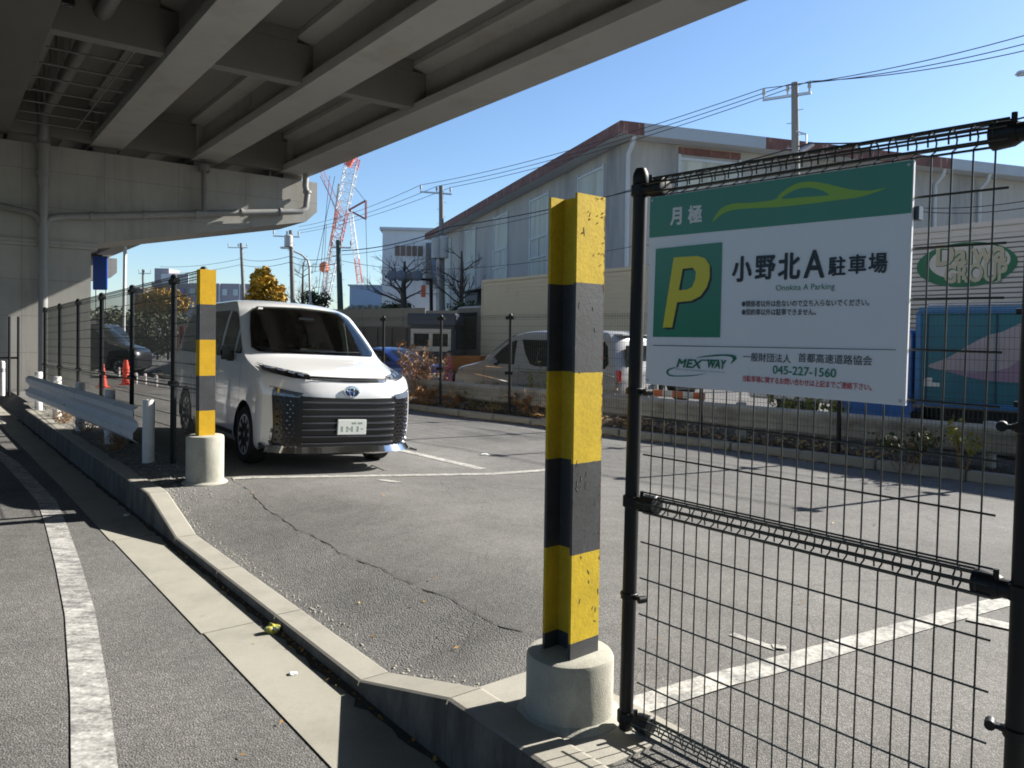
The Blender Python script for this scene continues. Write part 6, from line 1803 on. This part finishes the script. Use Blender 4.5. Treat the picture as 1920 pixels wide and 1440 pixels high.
wl = [('tall rust brown weed right of the white van', 786, .35, 1.30, .48, 520, 'drygrass', 26, .030), ('second tall brown weed leaning beside the fence post', 812, .5, 1.15, .40, 380, 'drygrass', 20, .028), ('orange brown tuft behind the bumper of the white van', 772, .9, 1.45, .45, 420, 'rustleaf', 20, .03),
      ('low rust tuft at the foot of the fence near the van', 800, .15, .42, .40, 380, 'rustleaf', 16, .028), ('yellow green tuft at the foot of the guardrail post', 893, .7, .50, .45, 520, 'weedgreen', 18, .030), ('low brown tuft between two fence posts', 850, .2, .35, .4, 300, 'rustleaf', 14, .026),
      ('small green weed at the far kerb', 925, .05, .22, .18, 90, 'weedgreen', 9, .018), ('brown tuft beyond the second fence post', 995, .4, .42, .45, 380, 'rustleaf', 16, .028), ('tall thin green weed against the silver minivan', 1003, 1.0, 1.05, .16, 150, 'weedgreen', 6, .026), ('second thin weed beside the yellow post', 1022, .95, .9, .16, 140, 'weedgreen', 6, .026),
      ('rust tuft hidden behind the yellow post', 1080, .4, .4, .4, 300, 'rustleaf', 14, .028), ('dry tuft below the bottom left corner of the sign', 1215, .55, .45, .35, 280, 'drygrass', 12, .024), ('dry weed beside the black post of the sign', 1165, .6, .75, .25, 160, 'drygrass', 8, .022)]
for lab, px, o, h, w_, n, mt, st, sz in wl: weed(lab, far_pt(kpx(px, o), o), h, w_, n, mt, int(px), st, sz)
q = dp(1515, 757, 11.9); q.z = TRZ + .0
weed('leafy green and yellow bush behind the guardrail under the sign', V((q.x, q.y, -.3)), 1.0, .75, 900, 'weedgreen', 77, 26, .035, name='bush')
q = dp(1812, 815, 8.95)
weed('yellow green creeper on the guardrail below the blue truck', V((q.x, q.y, -.05)), .58, .2, 130, 'weedgreen', 78, 8, .03, name='creeper')
q = dp(1700, 830, 9.4)
weed('dark creeper along the guardrail behind the mesh', V((q.x, q.y, -.1)), .5, .5, 300, 'darkgreen', 79, 14, .03, name='creeper')
for i, (s_, n_) in enumerate(((10.2, 1.95), (12.3, 2.0), (13.6, 1.9), (15.0, 2.1))):
    weed(['dry grass by the near guardrail post', 'dry grass below the middle of the short guardrail', 'dry grass between the left guardrail posts', 'dry grass at the far end of the short guardrail'][i], W(s_, n_, .02), .16, .22, 60, 'drygrass', 90 + i, 16, .014, name='grass_tuft', group='grass tufts by the short guardrail')
# fallen leaves
M['leaflitter'] = leafmat('fallen_leaf', (.16, .07, .02), (.40, .22, .05), (.55, .40, .12), 40)
rnd = random.Random(21); m = MB()
def leaf_at(p, s, tilt=.5):
    a = rnd.uniform(0, 2 * pi); e = V((cos(a), sin(a), rnd.uniform(-tilt, tilt))); g = V((-sin(a), cos(a), rnd.uniform(-tilt, tilt)))
    q = p + V((0, 0, s * tilt * .8 + .003)); m.add([q - e * s, q - g * s * .6, q + e * s, q + g * s * .55], [(0, 1, 2), (0, 2, 3)])
for i in range(4200):
    k = rnd.uniform(-9, 9); o = abs(rnd.gauss(.25, .45)) + .0 if rnd.random() < .8 else rnd.uniform(-.5, 0)
    if -.36 < o < -.16: o = -.4
    p = FW(k, o, -.02 if o > -.16 else 0)
    if o < -.3: p.z = lot_z(*sn(p))
    leaf_at(p, rnd.uniform(.015, .045))
for i in range(150):
    s_ = rnd.uniform(-1, 8); n_ = 1.65 - abs(rnd.gauss(0, .018)) - .01; leaf_at(W(s_ if i > 70 else rnd.gauss(4.0, .5), n_, ROADZ + .008), rnd.uniform(.006, .016))
for i in range(60):
    s_, n_ = rnd.uniform(-1, 9), rnd.uniform(1.9, 7.5); leaf_at(W(s_, n_, lot_z(s_, n_) + .004), rnd.uniform(.006, .018))
for i in range(14): leaf_at(W(rnd.uniform(2, 6), rnd.uniform(-.2, 1.6), ROADZ + .007), rnd.uniform(.005, .012))
for px, py in ((822, 1196), (795, 1130), (1232, 1198), (1640, 985), (1655, 955), (455, 1418), (420, 1113), (700, 1195), (770, 1140)):
    leaf_at(lp(px, py) if px > 600 else gp(px, py, ROADZ + .006), .013)
tag(m.build('fallen_leaves', M['leaflitter']), None, None, None, 'stuff')
# loose stones at the edge of the apron and round the left bollard
rnd = random.Random(23); m = MB()
for i in range(500):
    if i < 330: s_, n_ = rnd.uniform(2.4, 7.6), 1.83 + abs(rnd.gauss(0, .04))
    else: s_, n_ = 7.6 + rnd.gauss(.1, .45), 2.05 + rnd.gauss(0, .16)
    r_ = rnd.uniform(.003, .009); p = W(s_, n_, (lot_z(s_, n_) if s_ < 7.7 else .02) + .004)
    m.lathe([(r_, 0), (r_ * .8, r_ * .7), (0, r_ * .95)], 5, c=p)
tag(m.build('gravel', M['base']), None, None, None, 'stuff')

# ------------------------------------------------------------------ cones, marker posts, litter
M['cone'] = mat('cone_orange', (.72, .055, .02), .5, var=.08)
for lab, px, py, hh in (('orange traffic cone beside the black fence post', 193, 727, .64), ('orange traffic cone stacked double by the white column', 236, 722, .70)):
    b = gp(px, py, -.04); t = thing('traffic_cone', lab, 'traffic cone', b, group='orange cones by the viaduct')
    m = MB(); m.lathe([(.118, .03), (.114, .045), (.03, hh - .02), (.022, hh), (0, hh)], 20, c=b); m.build('cone', M['cone'], t, smooth=40, world=True)
    m = MB(); m.bevbox(b + V((0, 0, .017)), (.27, .27, .03), .01); m.build('base', M['cone'], t, world=True)
    if 'double' in lab:
        m = MB(); m.lathe([(.120, .36), (.116, .375), (.05, hh + .0)], 20, c=b); m.build('upper_cone', M['cone'], t, smooth=40, world=True)
for i, (px, py) in enumerate(((223, 708), (255, 720), (272, 722), (293, 726), (4, 742))):
    b = gp(px, py, -.04)
    t = thing('marker_post', 'white marker post at the left edge of the picture by the railing' if i == 4 else 'short white marker post in a row beyond the cones', 'post', b, group=None if i == 4 else 'white marker posts beyond the cones')
    h = .32 if i < 4 else .78
    m = MB(); rq = .04 if i < 4 else .055; m.lathe([(rq, 0), (rq, h - .03), (rq * .7, h), (0, h + .01)], 14, c=b); m.build('post', M['railwhite'], t, smooth=40, world=True)
    m = MB(); m.lathe([(rq + .0025, h * .68), (rq + .0025, h * .8)], 14, c=b); m.build('reflector', M['steel'], t, world=True)
def crumple(name, label, p, s, mtl, seed, flat=1.0):
    rnd = random.Random(seed); bm = bmesh.new(); bmesh.ops.create_icosphere(bm, subdivisions=2, radius=s)
    for v in bm.verts: v.co = V((v.co.x * 1.3, v.co.y, v.co.z * flat)) * rnd.uniform(.6, 1.25); v.co.z = max(v.co.z, -s * flat * .6)
    me = bpy.data.meshes.new(name); bm.to_mesh(me); bm.free(); me.materials.append(mtl)
    o = bpy.data.objects.new(name, me); COL.objects.link(o); o.location = p + V((0, 0, s * flat * .6)); tag(o, label, 'litter'); return o
wm, nt, b_ = _new('wrapper')
c = ramp(nt, noise(nt, 60, 2), [(.3, (.55, .38, .03)), (.45, (.12, .28, .03)), (.55, (.6, .55, .45)), (.7, (.45, .08, .03))], 'CONSTANT'); nt.links.new(c, b_.inputs['Base Color']); b_.inputs['Roughness'].default_value = .3
crumple('wrapper', 'crumpled yellow and green wrapper in the gutter by the kerb', gp(511, 1186, ROADZ + .006), .032, wm, 3)
crumple('paper_scrap', 'white paper scrap on the pale gutter', gp(549, 1264, ROADZ + .006), .018, M['white'], 5, .35)
crumple('paper_scrap', 'white paper scrap on the car park asphalt behind the yellow post', lp(908, 853), .05, M['white'], 6, .25)
crumple('paper_scrap', 'small white scrap in the shaded gutter by the left ramp', gp(237, 967, ROADZ + .006), .022, M['white'], 7, .5)

# ------------------------------------------------------------------ the person in pink beside the highway
def person(label, pos, facing, h=1.5):
    t = thing('person', label, 'person', pos)
    k = h / 1.70
    fwd = V((sin(facing), cos(facing), 0)); rt = V((fwd.y, -fwd.x, 0))
    def P(x, y, z): return pos + (rt * x + fwd * y) * k + V((0, 0, z * k))
    vs, rs, es = [], [], []
    def add(p, r, par=None):
        vs.append(p); rs.append(r * k); i = len(vs) - 1
        if par is not None: es.append((par, i))
        return i
    pel = add(P(0, 0, .93), .135); sp = add(P(0, .0, 1.12), .12, pel); ch = add(P(0, .0, 1.32), .14, sp); nk = add(P(0, .01, 1.46), .052, ch)
    hd_ = add(P(0, .02, 1.56), .082, nk); hd2 = add(P(0, .02, 1.63), .075, hd_)
    for sd in (-1, 1):
        hp = add(P(.09 * sd, 0, .88), .095, pel); kn = add(P(.10 * sd, .02 + .05 * sd, .49), .062, hp); an = add(P(.10 * sd, -.01 + .08 * sd, .09), .042, kn); add(P(.11 * sd, .14 + .08 * sd, .045), .038, an)
        shd = add(P(.18 * sd, 0, 1.38), .062, ch); el = add(P(.25 * sd, .02, 1.12), .045, shd); wr = add(P(.20 * sd, .20, .98), .030, el)
        pm = add(P(.19 * sd, .27, .965), .030, wr)
        for f in range(4): 
            a = add(P(.19 * sd + (f - 1.5) * .018, .325, .955 - .004 * f), .0095, pm); add(P(.19 * sd + (f - 1.5) * .018, .355 - .008 * abs(f - 1.5), .93), .008, a)
        a = add(P(.19 * sd - .035 * sd, .285, .975), .010, pm); add(P(.19 * sd - .045 * sd, .315, .965), .009, a)
    def skin(name, v, e, r, mtl, parent, sub=1):
        me = bpy.data.meshes.new(name); me.from_pydata([tuple(p) for p in v], e, []); o = bpy.data.objects.new(name, me); COL.objects.link(o)
        md = o.modifiers.new('s', 'SKIN'); 
        for i, sv in enumerate(me.skin_vertices[0].data): sv.radius = (r[i], r[i]); sv.use_root = (i == 0)
        ss_ = o.modifiers.new('ss', 'SUBSURF'); ss_.levels = sub; ss_.render_levels = sub
        bpy.context.view_layer.update()
        m2 = bpy.data.meshes.new_from_object(o.evaluated_get(bpy.context.evaluated_depsgraph_get())); bpy.data.objects.remove(o)
        m2.materials.clear(); m2.materials.append(mtl); o = bpy.data.objects.new(name, m2); COL.objects.link(o)
        o.parent = parent; o.matrix_parent_inverse = parent.matrix_basis.inverted(); return o
    skin('body', vs, es, rs, mat('skin', (.42, .25, .18), .6), t)
    inf = lambda a, b: [a, b]
    def sub(chain, nm, mtl):
        v, r, e = [], [], []
        for par, p, q in chain:
            v.append(p); r.append(q * k)
            if par is not None: e.append((par, len(v) - 1))
        skin(nm, v, e, r, mtl, t)
    pink = mat('pink_jacket', (.50, .10, .13), .8, var=.1, scale=20); pk2 = mat('pale_pink_trousers', (.52, .20, .24), .8, var=.1, scale=20)
    sub([(None, P(0, 0, .90), .155), (0, P(0, 0, 1.12), .145), (1, P(0, 0, 1.33), .16), (2, P(0, 0, 1.44), .075)] + [x for sd, b in ((-1, 4), (1, 7)) for x in ((2, P(.18 * sd, 0, 1.38), .078), (b, P(.25 * sd, .02, 1.12), .060), (b + 1, P(.20 * sd, .19, .985), .048))], 'jacket', pink)
    sub([(None, P(0, 0, .92), .15)] + [x for sd, b in ((-1, 1), (1, 4)) for x in ((0, P(.09 * sd, 0, .86), .112), (b, P(.10 * sd, .02 + .05 * sd, .49), .085), (b + 1, P(.10 * sd, .08 * sd, .20), .075))], 'trousers', pk2)
    for sd in (-1, 1): sub([(None, P(.10 * sd, -.01 + .08 * sd, .20), .062), (0, P(.10 * sd, -.02 + .08 * sd, .07), .062), (1, P(.11 * sd, .15 + .08 * sd, .05), .05)], 'boot', M['plastic'])
    sub([(None, P(0, -.01, 1.60), .094), (0, P(0, -.005, 1.67), .085), (1, P(0, 0, 1.70), .06)], 'hair', mat('dark_hair', (.02, .018, .02), .7))
    m = MB()
    for sd in (-1, 1): m.lathe([(.012 * k, 0), (.008 * k, .006), (0, .008)], 8, c=P(.03 * sd, .095, 1.585), X=rt, Y=V((0, 0, 1)), Z=fwd)
    m.build('eyes', M['ink'], t, world=True)
    m = MB(); m.prism([P(-.014, .095, 1.55), P(.014, .095, 1.55), P(0, .098, 1.585)], V((0, 0, 0)), fwd * .02); m.build('nose', mat('skin_nose', (.42, .25, .18), .6), t, world=True)
    m = MB(); m.box(P(0, .098, 1.525), (.045, .008, .009), rt, fwd); m.build('mouth', mat('lips', (.35, .12, .1), .6), t, world=True)
    return t
q = dp(842, 662, 21.6); hgt = q.z + .3
person('person in a pink jacket and pale pink trousers standing beside the orange excavator', V((q.x, q.y, -.3)), radians(250), max(1.36, hgt))

# unseen block added left of the road to cut ambient light under the viaduct
t = thing('unseen_light_block', 'unseen long dark grey block added across the road as a light blocker', 'building', W(20, -16.5, 0))
m = MB(); m.box(W(15, -20, 1.3), (110, 6, 3.2), T, N); m.build('wall', mat('dark_render', (.24, .23, .21), .85, var=.1, scale=.4), t, world=True)
m = MB()
for i in range(26):
    for z in (1.7,): m.box(W(-36 + i * 4, -16.98, z), (1.8, .08, 1.4), T, N)
m.build('window_band', M['glass_side'], t, world=True)
m = MB(); m.box(W(15, -20, 3.05), (111, 7, .3), T, N); m.build('roof', M['pipedark'], t, world=True)
